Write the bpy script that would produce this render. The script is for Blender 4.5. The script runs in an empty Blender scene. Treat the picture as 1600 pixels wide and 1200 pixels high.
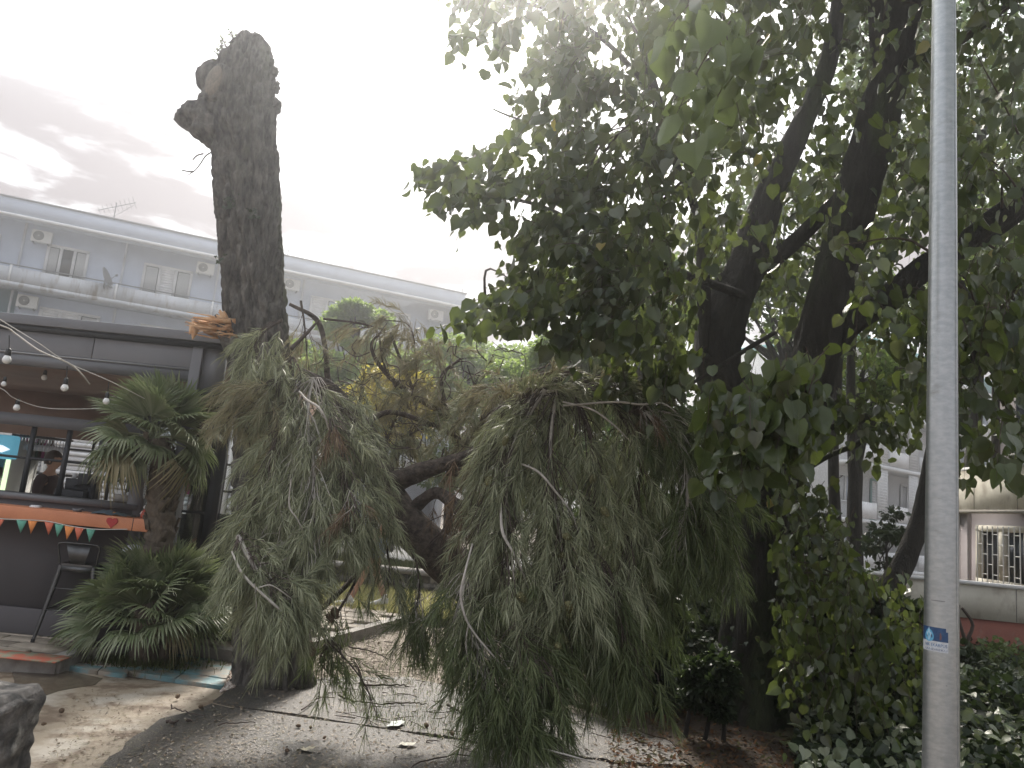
import bpy, math, random
import numpy as np
from mathutils import Vector, Matrix, noise

random.seed(7)
RNG = np.random.default_rng(11)
SC = bpy.context.scene
COL = SC.collection

# ------------------------------------------------------------------ camera
PITCH, ROLL, FPX = math.radians(9.4), math.radians(5.6), 1190.0
CAM = np.array([0.0, 0.0, 1.6])
CM = (Matrix.Rotation(math.radians(90) + PITCH, 3, 'X') @ Matrix.Rotation(ROLL, 3, 'Z'))
CMn = np.array(CM)
cam_data = bpy.data.cameras.new('camera')
cam_data.sensor_width = 36.0
cam_data.lens = 36.0 * FPX / 1600.0
cam_data.clip_start, cam_data.clip_end = 0.05, 2000.0
cam = bpy.data.objects.new('camera', cam_data)
cam.matrix_world = Matrix.Translation(Vector(CAM)) @ CM.to_4x4()
COL.objects.link(cam)
SC.camera = cam

# ------------------------------------------------------------------ light
SUN_EL, SUN_AZ = math.radians(44), math.radians(-4)      # azimuth from +Y, positive to +X
sun_dir = Vector((math.sin(SUN_AZ) * math.cos(SUN_EL), math.cos(SUN_AZ) * math.cos(SUN_EL), math.sin(SUN_EL)))
sd = bpy.data.lights.new('sun', 'SUN')
sd.energy, sd.angle, sd.color = 3.2, math.radians(11), (1.0, 0.93, 0.84)
sun = bpy.data.objects.new('sun', sd)
sun.rotation_euler = sun_dir.to_track_quat('Z', 'Y').to_euler()
sun.location = (0, 0, 60)
COL.objects.link(sun)

world = bpy.data.worlds.new('World')
SC.world = world
world.use_nodes = True
wn, wl = world.node_tree.nodes, world.node_tree.links
wn.clear()
out = wn.new('ShaderNodeOutputWorld')
bg = wn.new('ShaderNodeBackground'); bg.inputs['Strength'].default_value = 0.1
sky = wn.new('ShaderNodeTexSky'); sky.sky_type = 'NISHITA'; sky.sun_disc = False
sky.sun_elevation = SUN_EL; sky.sun_rotation = SUN_AZ
sky.air_density = 1.0; sky.dust_density = 3.0
tc = wn.new('ShaderNodeTexCoord')
def wmath(op, a, b=None, c=None):
    n = wn.new('ShaderNodeMath'); n.operation = op
    for i, v in enumerate((a, b, c)):
        if v is None: continue
        if isinstance(v, (int, float)): n.inputs[i].default_value = v
        else: wl.new(v, n.inputs[i])
    return n.outputs[0]
def wmix(f, a, b):
    n = wn.new('ShaderNodeMix'); n.data_type = 'RGBA'
    for s, v in (('Factor', f), ('A', a), ('B', b)):
        i = [x for x in n.inputs if x.name == s and (x.type == 'RGBA' or s == 'Factor')][0]
        if isinstance(v, (tuple, float, int)): i.default_value = v
        else: wl.new(v, i)
    return [o for o in n.outputs if o.type == 'RGBA'][0]
def wramp(v, a, b):
    n = wn.new('ShaderNodeMapRange'); n.interpolation_type = 'SMOOTHSTEP'
    wl.new(v, n.inputs[0]); n.inputs[1].default_value = a; n.inputs[2].default_value = b
    return n.outputs[0]
sep = wn.new('ShaderNodeSeparateXYZ'); wl.new(tc.outputs['Generated'], sep.inputs[0])
# thin bright overcast veil, brighter towards the sun
dot = wn.new('ShaderNodeVectorMath'); dot.operation = 'DOT_PRODUCT'
wl.new(tc.outputs['Generated'], dot.inputs[0]); dot.inputs[1].default_value = sun_dir
near = wramp(dot.outputs['Value'], -0.1, 0.95)
veil = wmix(near, (5.4, 5.7, 6.2, 1), (10.5, 10.6, 10.6, 1))
base = wmix(0.82, sky.outputs['Color'], veil)
# a bank of darker grey-pink cloud: flattened noise on the sky, thinning with height
mp = wn.new('ShaderNodeMapping'); mp.inputs['Scale'].default_value = (1.6, 1.0, 5.5)
mp.inputs['Location'].default_value = (0.35, 0.1, 0.42)
wl.new(tc.outputs['Generated'], mp.inputs[0])
nz = wn.new('ShaderNodeTexNoise'); nz.inputs['Scale'].default_value = 3.8
nz.inputs['Detail'].default_value = 8; nz.inputs['Roughness'].default_value = 0.58
nz.inputs['Distortion'].default_value = 0.4
wl.new(mp.outputs[0], nz.inputs['Vector'])
lowsky = wramp(sep.outputs['Z'], 0.56, 0.36)
dens = wmath('ADD', wmath('MULTIPLY', lowsky, 0.36), nz.outputs[0])
cl = wramp(dens, 0.735, 0.93)
cl = wmath('MULTIPLY', cl, lowsky)
cl = wmath('MULTIPLY', cl, 0.98)
cloudy = wmix(cl, base, (2.5, 2.2, 2.25, 1))
wl.new(cloudy, bg.inputs['Color'])
wl.new(bg.outputs[0], out.inputs['Surface'])

SC.view_settings.view_transform = 'Standard'
SC.view_settings.look = 'None'
SC.view_settings.exposure = 1.12
SC.view_settings.gamma = 1.0
SC.view_settings.use_curve_mapping = False
SC.render.engine = 'CYCLES'
SC.cycles.use_denoising = True
SC.cycles.max_bounces = 8
SC.cycles.diffuse_bounces = 3
SC.cycles.glossy_bounces = 3
SC.cycles.transmission_bounces = 5
SC.cycles.transparent_max_bounces = 8
SC.cycles.volume_bounces = 0
SC.cycles.sample_clamp_indirect = 6.0

# ------------------------------------------------------------------ where a pixel of the photo stands in the place
def ray(px, py):
    return CMn @ np.array([(px - 800) / FPX, -(py - 600) / FPX, -1.0])
def P(px, py, Y):
    d = ray(px, py); return CAM + d * (Y / d[1])
def G(px, py, z=0.0):
    d = ray(px, py); return CAM + d * ((z - CAM[2]) / d[2])
FWD = CMn @ np.array([0, 0, -1.0])
def mpp(p):                                   # metres per photo pixel at p
    return float(np.dot(np.asarray(p) - CAM, FWD)) / FPX

# ------------------------------------------------------------------ helpers
def wloc(o):
    v = np.zeros(3)
    while o is not None:
        v = v + np.array(o.location); o = o.parent
    return v
def tag(o, label=None, cat=None, group=None, kind=None):
    if label: o['label'] = label
    if cat: o['category'] = cat
    if group: o['group'] = group
    if kind: o['kind'] = kind
    return o
def thing(name, loc, label, cat, group=None):
    o = bpy.data.objects.new(name, None); COL.objects.link(o)
    o.location = tuple(float(v) for v in loc); o.empty_display_size = 0.1
    return tag(o, label, cat, group)

class Geo:
    """Collects vertices and faces in world space; build() links them as one mesh object."""
    def __init__(s): s.V = []; s.F = []; s.n = 0
    def add(s, V, F, mi=0):
        V = np.asarray(V, float); F = np.asarray(F, int)
        s.V.append(V); s.F.append((F + s.n, mi)); s.n += len(V); return s
    def box(s, a, b, mi=0, basis=None, org=None):
        (x0, y0, z0), (x1, y1, z1) = a, b
        V = np.array([(x, y, z) for z in (z0, z1) for y in (y0, y1) for x in (x0, x1)], float)
        if basis is not None: V = V @ np.array(basis) + np.asarray(org)
        F = [(0, 2, 3, 1), (4, 5, 7, 6), (0, 1, 5, 4), (2, 6, 7, 3), (0, 4, 6, 2), (1, 3, 7, 5)]
        return s.add(V, F, mi)
    def bar(s, p, q, w, t=None, mi=0, up=(0, 0, 1)):
        p, q = np.asarray(p, float), np.asarray(q, float); t = t or w
        d = q - p; L = np.linalg.norm(d); d = d / L
        x = np.cross(d, up)
        if np.linalg.norm(x) < 1e-4: x = np.cross(d, (0, 1, 0))
        x /= np.linalg.norm(x); y = np.cross(x, d)
        V = [p + d * L * k + x * w / 2 * a + y * t / 2 * b for k in (0, 1) for a, b in ((-1, -1), (1, -1), (1, 1), (-1, 1))]
        return s.add(V, [(3, 2, 1, 0), (4, 5, 6, 7), (0, 1, 5, 4), (1, 2, 6, 5), (2, 3, 7, 6), (3, 0, 4, 7)], mi)
    def tube(s, pts, rad, n=8, mi=0, rough=0.0, caps=True, freq=9.0, fn=None):
        pts = np.asarray(pts, float); m = len(pts)
        rad = np.broadcast_to(np.asarray(rad, float), (m,))
        T = np.gradient(pts, axis=0); T /= np.linalg.norm(T, axis=1)[:, None] + 1e-12
        ref = np.array([0, 0, 1.0]) if abs(T[0][2]) < 0.9 else np.array([1.0, 0, 0])
        X = np.cross(T[0], ref); X /= np.linalg.norm(X)
        V = np.zeros((m, n, 3)); an = np.arange(n) * 2 * np.pi / n
        for i in range(m):
            X = X - T[i] * np.dot(X, T[i]); X /= np.linalg.norm(X); Y = np.cross(T[i], X)
            r = rad[i] * np.ones(n)
            if fn is not None: r = r + fn(pts[i], an, i / (m - 1), rad[i])
            elif rough: r = r * (1 + rough * (np.sin(an * 3 + pts[i].sum() * freq) * .5 + np.sin(an * 5 + i * 1.7) * .3 + RNG.normal(0, .35, n)))
            V[i] = pts[i] + np.cos(an)[:, None] * X * r[:, None] + np.sin(an)[:, None] * Y * r[:, None]
        i, j = np.meshgrid(np.arange(m - 1), np.arange(n), indexing='ij')
        a = i * n + j; b = i * n + (j + 1) % n
        F = np.stack([a, b, b + n, a + n], -1).reshape(-1, 4)
        s.add(V.reshape(-1, 3), F, mi)
        if caps:
            for k, e in ((0, 0), (m - 1, 1)):
                c = pts[k]; base = k * n
                W = np.vstack([V[k], c[None]])
                f = [(q, (q + 1) % n, n) if e else ((q + 1) % n, q, n) for q in range(n)]
                s.add(W, f, mi)
        return s
    def lathe(s, c, prof, n=12, mi=0, axis=None):
        """prof: (radius, height) pairs about the vertical through c"""
        an = np.arange(n) * 2 * np.pi / n; m = len(prof)
        V = np.array([(r * math.cos(t), r * math.sin(t), h) for r, h in prof for t in an])
        if axis is not None:
            q = Vector((0, 0, 1)).rotation_difference(Vector(axis)).to_matrix(); V = V @ np.array(q).T
        V = V + np.asarray(c)
        F = [(i * n + j, i * n + (j + 1) % n, (i + 1) * n + (j + 1) % n, (i + 1) * n + j) for i in range(m - 1) for j in range(n)]
        return s.add(V, F, mi)
    def prism(s, poly, z0, z1, mi=0):
        n = len(poly)
        V = [(p[0], p[1], z0) for p in poly] + [(p[0], p[1], z1) for p in poly]
        s.poly(V[:n][::-1], mi); s.poly(V[n:], mi)
        return s.add(V, [(i, (i + 1) % n, n + (i + 1) % n, n + i) for i in range(n)], mi)
    def poly(s, pts, mi=0):
        pts = np.asarray(pts, float); s.V.append(pts); s.F.append((np.arange(len(pts))[None] + s.n, mi)); s.n += len(pts); return s
    def mesh(s, name, mats, smooth=False, origin=(0, 0, 0)):
        me = bpy.data.meshes.new(name)
        V = np.vstack(s.V) - np.asarray(origin)
        me.vertices.add(len(V)); me.vertices.foreach_set('co', V.astype(np.float32).ravel())
        loops = np.concatenate([f.ravel() for f, _ in s.F])
        tot = np.concatenate([np.full(len(f), f.shape[1]) for f, _ in s.F])
        mi = np.concatenate([np.broadcast_to(np.asarray(m), (len(f),)) for f, m in s.F])
        me.loops.add(len(loops)); me.loops.foreach_set('vertex_index', loops.astype(np.int32))
        me.polygons.add(len(tot))
        me.polygons.foreach_set('loop_start', np.concatenate([[0], np.cumsum(tot)[:-1]]).astype(np.int32))
        me.polygons.foreach_set('loop_total', tot.astype(np.int32))
        me.polygons.foreach_set('material_index', mi.astype(np.int32))
        if smooth: me.polygons.foreach_set('use_smooth', np.ones(len(tot), bool))
        for m in (mats if isinstance(mats, (list, tuple)) else [mats]): me.materials.append(m)
        me.update(calc_edges=True)
        return me
    def build(s, name, mats, parent=None, smooth=False, bevel=0.0, loc=None):
        if parent is None and loc is None:
            a = np.vstack(s.V); lo, hi = a.min(0), a.max(0); loc = ((lo[0] + hi[0]) / 2, (lo[1] + hi[1]) / 2, lo[2])
        org = wloc(parent) if parent else np.asarray(loc)
        o = bpy.data.objects.new(name, s.mesh(name, mats, smooth, org)); COL.objects.link(o)
        if parent: o.parent = parent
        elif loc is not None: o.location = tuple(float(v) for v in loc)
        if bevel:
            b = o.modifiers.new('bevel', 'BEVEL'); b.width = bevel; b.segments = 2; b.limit_method = 'ANGLE'
        return o

def unit(v):
    v = np.asarray(v, float); return v / (np.linalg.norm(v, axis=-1, keepdims=True) + 1e-12)
def curve_pts(ctrl, n=24):
    """Catmull-Rom through rows of ctrl (any width)"""
    c = np.asarray(ctrl, float); c = np.vstack([2 * c[0] - c[1], c, 2 * c[-1] - c[-2]]); k = len(c) - 3
    o = []
    for t in np.linspace(0, k - 1e-6, n):
        i = int(t); f = t - i; a, b, d, e = c[i:i + 4]
        o.append(.5 * ((2 * b) + (-a + d) * f + (2 * a - 5 * b + 4 * d - e) * f * f + (-a + 3 * b - 3 * d + e) * f ** 3))
    return np.array(o)
def pxcurve(ctrl, n=24):
    """ctrl rows (px, py, Y, width_px) -> world points and radii"""
    rows = []
    for x, y, Y, w in ctrl:
        p = P(x, y, Y); rows.append([*p, w / 2 * mpp(p)])
    c = curve_pts(rows, n); return c[:, :3], np.maximum(c[:, 3], 0.001)
def in_poly(pts, poly):
    x, y = pts[:, 0], pts[:, 1]; r = np.zeros(len(pts), bool); n = len(poly)
    for i in range(n):
        (x0, y0), (x1, y1) = poly[i], poly[i - 1]
        c = ((y0 > y) != (y1 > y)) & (x < (x1 - x0) * (y - y0) / (y1 - y0 + 1e-12) + x0); r ^= c
    return r
def sample_poly(poly, n):
    a = np.array(poly, float); lo, hi = a.min(0), a.max(0); out = np.zeros((0, 2))
    while len(out) < n:
        q = RNG.uniform(lo, hi, (n * 2, 2)); out = np.vstack([out, q[in_poly(q, poly)]])
    return out[:n]

# ------------------------------------------------------------------ materials
MATS = {}
def mat(name, col, rough=0.8, col2=None, scale=6.0, bump=0.0, bscale=None, metal=0.0, stretch=(1, 1, 1), detail=5,
        spec=0.5, contrast=(0.35, 0.65), rough2=None, col3=None, scale3=1.2, c3=(0.5, 0.7), bdist=0.02):
    m = bpy.data.materials.new(name); MATS[name] = m; m.use_nodes = True
    N, L = m.node_tree.nodes, m.node_tree.links
    b = N['Principled BSDF']; b.inputs['Base Color'].default_value = (*col, 1)
    b.inputs['Roughness'].default_value = rough; b.inputs['Metallic'].default_value = metal
    b.inputs['Specular IOR Level'].default_value = spec
    if col2 is None and not bump and col3 is None: return m
    t = N.new('ShaderNodeTexCoord'); mp = N.new('ShaderNodeMapping'); mp.inputs['Scale'].default_value = stretch
    g = N.new('ShaderNodeNewGeometry')
    L.new(g.outputs['Position'], mp.inputs[0])
    def nz(sc, det=detail):
        q = N.new('ShaderNodeTexNoise'); q.inputs['Scale'].default_value = sc; q.inputs['Detail'].default_value = det
        q.inputs['Roughness'].default_value = .6; L.new(mp.outputs[0], q.inputs['Vector']); return q.outputs[0]
    def rng(v, a, c, lo=0., hi=1.):
        q = N.new('ShaderNodeMapRange'); L.new(v, q.inputs[0])
        for i, x in zip((1, 2, 3, 4), (a, c, lo, hi)): q.inputs[i].default_value = x
        return q.outputs[0]
    def mix(f, a, c):
        q = N.new('ShaderNodeMix'); q.data_type = 'RGBA'; L.new(f, q.inputs[0])
        for i, x in ((6, a), (7, c)):
            if isinstance(x, tuple): q.inputs[i].default_value = (*x, 1)
            else: L.new(x, q.inputs[i])
        return q.outputs[2]
    cur = tuple(col)
    if col2 is not None:
        n1 = nz(scale); f = rng(n1, *contrast); cur = mix(f, cur, tuple(col2))
        if rough2 is not None: L.new(rng(n1, contrast[0], contrast[1], rough, rough2), b.inputs['Roughness'])
    if col3 is not None:
        cur = mix(rng(nz(scale3), *c3), cur, tuple(col3))
    if not isinstance(cur, tuple): L.new(cur, b.inputs['Base Color'])
    if bump:
        bp = N.new('ShaderNodeBump'); bp.inputs['Strength'].default_value = bump; bp.inputs['Distance'].default_value = bdist
        L.new(nz(bscale or scale * 3, 6), bp.inputs['Height']); L.new(bp.outputs[0], b.inputs['Normal'])
    return m
def leafmat(name, cols, trans, tfac=0.35, rough=0.45, spec=0.4):
    """cols: list of colours spread over the islands at random"""
    m = bpy.data.materials.new(name); MATS[name] = m; m.use_nodes = True
    N, L = m.node_tree.nodes, m.node_tree.links
    b = N['Principled BSDF']; o = N['Material Output']
    g = N.new('ShaderNodeNewGeometry'); r = N.new('ShaderNodeValToRGB')
    L.new(g.outputs['Random Per Island'], r.inputs[0])
    e = r.color_ramp.elements
    while len(e) < len(cols): e.new(0.5)
    for i, c in enumerate(cols):
        e[i].position = c[3] if len(c) > 3 else i / (len(cols) - 1); e[i].color = (*c[:3], 1)
    L.new(r.outputs[0], b.inputs['Base Color'])
    b.inputs['Roughness'].default_value = rough; b.inputs['Specular IOR Level'].default_value = spec
    t = N.new('ShaderNodeBsdfTranslucent'); mx = N.new('ShaderNodeMixShader'); mx.inputs[0].default_value = tfac
    mc = N.new('ShaderNodeMix'); mc.data_type = 'RGBA'; mc.inputs[0].default_value = 0.5
    L.new(r.outputs[0], mc.inputs[6]); mc.inputs[7].default_value = (*trans, 1); L.new(mc.outputs[2], t.inputs[0])
    L.new(b.outputs[0], mx.inputs[1]); L.new(t.outputs[0], mx.inputs[2]); L.new(mx.outputs[0], o.inputs['Surface'])
    return m
def emit(name, col, s):
    m = bpy.data.materials.new(name); m.use_nodes = True; b = m.node_tree.nodes['Principled BSDF']
    b.inputs['Base Color'].default_value = (*col, 1); b.inputs['Emission Color'].default_value = (*col, 1)
    b.inputs['Emission Strength'].default_value = s; MATS[name] = m; return m
def glass(name, col=(0.9, 0.95, 0.95), alpha=0.12, rough=0.02):
    m = bpy.data.materials.new(name); m.use_nodes = True; N, L = m.node_tree.nodes, m.node_tree.links
    N.clear(); o = N.new('ShaderNodeOutputMaterial'); t = N.new('ShaderNodeBsdfTransparent'); t.inputs[0].default_value = (*col, 1)
    g = N.new('ShaderNodeBsdfGlossy'); g.inputs['Roughness'].default_value = rough
    f = N.new('ShaderNodeFresnel'); f.inputs[0].default_value = 1.5
    a = N.new('ShaderNodeMath'); a.operation = 'ADD'; a.inputs[1].default_value = alpha; L.new(f.outputs[0], a.inputs[0])
    x = N.new('ShaderNodeMixShader'); L.new(a.outputs[0], x.inputs[0]); L.new(t.outputs[0], x.inputs[1]); L.new(g.outputs[0], x.inputs[2])
    L.new(x.outputs[0], o.inputs[0]); MATS[name] = m; return m

M_ASPH = mat('asphalt', (0.062, 0.054, 0.046), .55, (0.16, 0.14, 0.118), 95, .7, 110, contrast=(.45, .68), rough2=.3, col3=(0.05, 0.047, 0.042), scale3=1.1, c3=(.45, .6), bdist=.012)
M_DIRT = mat('litter_soil', (0.20, 0.16, 0.125), .8, (0.34, 0.29, 0.235), 14, .8, 60, col3=(0.12, 0.09, 0.07), scale3=2.0, c3=(.5, .65), bdist=.03)
M_CONC = mat('worn_concrete', (0.33, 0.27, 0.20), .5, (0.16, 0.115, 0.078), 4.5, .25, 70, contrast=(.47, .6), rough2=.75, col3=(0.44, 0.395, 0.33), scale3=2.2, c3=(.52, .62), stretch=(1, 1.0, 1), bdist=.008)
M_MUD = mat('wet_mud', (0.12, 0.095, 0.07), .18, (0.17, 0.14, 0.10), 12, .15, 30)
M_PAVE = mat('terrace_paver', (0.42, 0.36, 0.29), .7, (0.26, 0.22, 0.17), 9, .3, 60, contrast=(.4, .7))
def vary(m, amt):
    N, L = m.node_tree.nodes, m.node_tree.links; b = N['Principled BSDF']; src = b.inputs['Base Color'].links[0].from_socket
    oi = N.new('ShaderNodeObjectInfo'); h = N.new('ShaderNodeHueSaturation'); r = N.new('ShaderNodeMapRange')
    L.new(oi.outputs['Random'], r.inputs[0]); r.inputs[3].default_value = 1 - amt; r.inputs[4].default_value = 1 + amt * .6
    L.new(r.outputs[0], h.inputs['Value']); L.new(src, h.inputs['Color']); L.new(h.outputs[0], b.inputs['Base Color'])
vary(M_PAVE, .35)
M_KERB = mat('kerb_concrete', (0.33, 0.31, 0.28), .8, (0.22, 0.2, 0.18), 11, .3, 60)
M_BLUE = mat('worn_blue_paint', (0.17, 0.30, 0.32), .6, (0.30, 0.26, 0.21), 7, .3, 50, contrast=(.42, .58))
M_GRAV = leafmat('gravel_stones', [(0.5, 0.42, 0.36), (0.62, 0.55, 0.5), (0.42, 0.3, 0.24), (0.7, 0.66, 0.6)], (0.1, 0.1, 0.1), 0.0, .8)
M_STONE = mat('rough_stone', (0.22, 0.20, 0.18), .9, (0.06, 0.057, 0.054), 9, .9, 30, contrast=(.38, .62), col3=(0.5, 0.47, 0.42), scale3=5, c3=(.56, .68), bdist=.03)
M_BARK = mat('pine_bark', (0.036, 0.032, 0.029), .95, (0.18, 0.165, 0.145), 15, 1.0, 42, stretch=(1, 1, .35), bdist=.04, col3=(0.10, 0.11, 0.06), scale3=1.6, c3=(.56, .68))
M_BARKF = mat('fallen_bark', (0.045, 0.034, 0.028), .95, (0.14, 0.11, 0.09), 20, 1.0, 50, bdist=.03)
M_LBARK = mat('linden_bark', (0.03, 0.027, 0.023), .95, (0.055, 0.05, 0.042), 14, 1.0, 48, stretch=(1, 1, .3), bdist=.03, col3=(0.055, 0.07, 0.03), scale3=1.6, c3=(.54, .66))
M_WOOD = mat('torn_wood', (0.60, 0.30, 0.14), .8, (0.72, 0.48, 0.28), 18, .8, 60, stretch=(1, 1, 1))
M_TWIG = mat('pale_twig', (0.32, 0.29, 0.25), .85, (0.48, 0.44, 0.40), 20)
M_TWIGD = mat('dark_twig', (0.075, 0.055, 0.045), .9)
M_NEED = leafmat('pine_needles', [(0.19, 0.21, 0.125), (0.30, 0.315, 0.195), (0.42, 0.425, 0.29), (0.095, 0.115, 0.06)], (0.28, 0.32, 0.14), .26, .5, .35)
M_NEEDB = leafmat('fading_needles', [(0.25, 0.25, 0.15), (0.33, 0.32, 0.20), (0.32, 0.27, 0.17), (0.17, 0.18, 0.10)], (0.28, 0.23, 0.11), .28, .6, .3)
M_NEEDG = leafmat('fresh_needles', [(0.07, 0.095, 0.042), (0.115, 0.14, 0.062), (0.18, 0.20, 0.095), (0.035, 0.048, 0.022)], (0.18, 0.28, 0.06), .25, .5, .35)
M_CONE = mat('cone_scales', (0.13, 0.085, 0.055), .85, (0.2, 0.14, 0.09), 60, .5, 90)
M_CONEG = mat('green_cone', (0.12, 0.125, 0.05), .7, (0.17, 0.15, 0.07), 60, .4, 90)
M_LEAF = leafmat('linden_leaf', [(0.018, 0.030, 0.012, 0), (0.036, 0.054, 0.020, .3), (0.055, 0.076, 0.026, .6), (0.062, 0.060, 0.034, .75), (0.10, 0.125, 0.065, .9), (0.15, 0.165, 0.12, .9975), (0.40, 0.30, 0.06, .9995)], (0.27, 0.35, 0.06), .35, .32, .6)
M_LEAFL = leafmat('lit_linden_leaf', [(0.09, 0.13, 0.05), (0.13, 0.17, 0.07), (0.11, 0.15, 0.06)], (0.26, 0.34, 0.09), .4, .45, .35)  # paler copy of the linden leaf, sunlight put into its colour
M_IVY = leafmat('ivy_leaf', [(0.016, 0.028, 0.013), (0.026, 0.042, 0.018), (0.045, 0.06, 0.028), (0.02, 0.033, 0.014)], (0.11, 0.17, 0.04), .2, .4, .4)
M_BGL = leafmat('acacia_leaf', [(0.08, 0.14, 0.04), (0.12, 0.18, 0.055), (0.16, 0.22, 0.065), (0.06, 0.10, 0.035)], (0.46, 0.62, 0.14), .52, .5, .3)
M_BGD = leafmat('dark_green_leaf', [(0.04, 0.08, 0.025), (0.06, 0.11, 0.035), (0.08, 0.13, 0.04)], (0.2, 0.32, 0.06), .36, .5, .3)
M_YEL = leafmat('yellow_leaf', [(0.38, 0.32, 0.05), (0.5, 0.42, 0.06), (0.2, 0.22, 0.05)], (0.7, 0.6, 0.08), .45, .5, .3)
M_PALM = leafmat('palm_leaf', [(0.14, 0.18, 0.09), (0.22, 0.25, 0.145), (0.29, 0.31, 0.20), (0.15, 0.19, 0.09)], (0.3, 0.38, 0.12), .3, .4, .45)
M_PALMT = mat('palm_fibre', (0.10, 0.08, 0.06), .95, (0.17, 0.135, 0.10), 30, 1, 60, stretch=(1, 1, .3))
M_GRASS = leafmat('grass_blade', [(0.06, 0.09, 0.03), (0.09, 0.115, 0.04), (0.15, 0.145, 0.06), (0.05, 0.075, 0.025)], (0.2, 0.25, 0.06), .35, .6, .2)
M_GRASSG = mat('grass_ground', (0.07, 0.06, 0.035), .95, (0.12, 0.11, 0.05), 10, .8, 60)
M_LITTER = leafmat('leaf_flakes', [(0.22, 0.18, 0.13), (0.13, 0.09, 0.055), (0.34, 0.30, 0.24), (0.17, 0.12, 0.07)], (0.1, 0.08, 0.04), 0.05, .65, .35)
M_WALLB = mat('pale_blue_plaster', (0.50, 0.55, 0.64), .9, (0.44, 0.48, 0.56), 1.6, .1, 40)
M_PARA = mat('stained_plaster', (0.60, 0.62, 0.65), .9, (0.52, 0.54, 0.57), 1.5, .1, 30, stretch=(1, 1, .22), col3=(0.30, 0.27, 0.24), scale3=3.2, c3=(.54, .68))
M_WHITE = mat('white_plaster', (0.80, 0.80, 0.80), .8, (0.72, 0.72, 0.72), 4)
M_FRAMEW = mat('white_frame', (0.72, 0.72, 0.72), .5)
M_DKGLASS = mat('window_glass', (0.03, 0.035, 0.045), .08, spec=.8)
M_CURT = mat('pale_curtain', (0.55, 0.56, 0.56), .9)
M_AC = mat('ac_casing', (0.66, 0.66, 0.63), .5)
M_DK = mat('anthracite_metal', (0.165, 0.165, 0.175), .5, (0.19, 0.19, 0.20), 3, spec=.4)
M_DK2 = mat('dark_steel', (0.035, 0.037, 0.042), .5)
M_BARW = mat('bar_front_paint', (0.10, 0.093, 0.097), .6, (0.115, 0.106, 0.11), 2)
M_BROWN = mat('brown_ceiling_board', (0.20, 0.13, 0.105), .6, (0.26, 0.17, 0.135), 3)
M_ORANGE = mat('orange_counter', (0.66, 0.26, 0.13), .45, (0.58, 0.22, 0.11), 4)
M_STOOL = mat('gunmetal', (0.13, 0.13, 0.13), .38, (0.10, 0.10, 0.10), 9, metal=.8)
M_GALV = mat('galvanised_steel', (0.46, 0.475, 0.475), .34, (0.38, 0.40, 0.405), 30, .22, 55, metal=.8, stretch=(1, 1, 2.2), contrast=(.38, .62), bdist=.004, col3=(0.30, 0.30, 0.285), scale3=9, c3=(.6, .75))
M_GLASS = glass('clear_glass')
M_BULB = mat('frosted_bulb', (0.8, 0.8, 0.78), .25)
M_CABLE = mat('pale_cable', (0.62, 0.60, 0.55), .7)
M_BLACK = mat('black_rubber', (0.02, 0.02, 0.02), .6)
M_PINK = mat('pink_print', (0.75, 0.12, 0.42), .6)
M_SKIN = mat('skin', (0.50, 0.30, 0.21), .55)
M_DENIM = mat('denim', (0.20, 0.26, 0.36), .9, (0.26, 0.32, 0.42), 40)
M_SHIRT = mat('white_cotton', (0.72, 0.72, 0.72), .9)
M_SHOE = mat('white_leather', (0.75, 0.75, 0.75), .5)
M_HAIR = mat('brown_hair', (0.05, 0.03, 0.02), .6)
M_DKCLOTH = mat('dark_cloth', (0.06, 0.035, 0.035), .9)
M_CREAM = mat('cream_plaster', (0.66, 0.63, 0.55), .9, (0.58, 0.55, 0.47), 2.5, .2, 30, col3=(0.38, 0.34, 0.28), scale3=4, c3=(.5, .68), stretch=(1, 1, .6))
M_MAUVE = mat('mauve_plaster', (0.44, 0.40, 0.41), .9, (0.40, 0.365, 0.38), 3)
M_REDB = mat('red_brown_paint', (0.32, 0.13, 0.095), .9, (0.25, 0.10, 0.08), 5, .2, 40, col3=(0.3, 0.2, 0.16), scale3=8, c3=(.6, .7))
# ================================================================== ground
def wob(poly, amp=0.04, step=0.12, seed=1):
    o = []
    for i in range(len(poly)):
        a, b = np.array(poly[i][:2]), np.array(poly[(i + 1) % len(poly)][:2]); L = np.linalg.norm(b - a); n = max(1, int(L / step))
        t = unit(b - a); nn = np.array([-t[1], t[0]])
        for k in range(n):
            q = a + (b - a) * k / n
            o.append(q + nn * amp * (noise.noise(Vector((q[0] * 2.3, q[1] * 2.3, seed))) + .6 * noise.noise(Vector((q[0] * 7, q[1] * 7, seed + 5)))) * (1 if k else 0))
    return o
def struct(o): o['kind'] = 'structure'; return o
def lawn_z(x, y):
    s = np.clip((x - 2.0) / 2.0, 0, 1) * np.clip((y - 3.0) / 2.5, 0, 1); s = s * s * (3 - 2 * s)
    return 0.006 + 0.22 * s
g = Geo()
g.add([(-260, -60, 0), (260, -60, 0), (260, 420, 0), (-260, 420, 0)], [(0, 1, 2, 3)])
struct(g.build('ground', M_DIRT))
def sheet(name, m, px, z0, z1, amp=.05, seed=1, step=.12):
    pts = [G(x, y)[:2] if not isinstance(x, str) else y for x, y in px]
    g = Geo(); g.prism(wob(pts, amp, step, seed), z0, z1); return struct(g.build(name, m))
# worn pale concrete apron in front of the terrace
sheet('concrete_apron', M_CONC, [(-500, 1215), (-300, 1060), (-100, 1042), (0, 1040), (100, 1052), (200, 1060), (350, 1080), (420, 1100), (520, 1260), (200, 2600), (-900, 2600)], -.05, .008, .03, 3)
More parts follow.
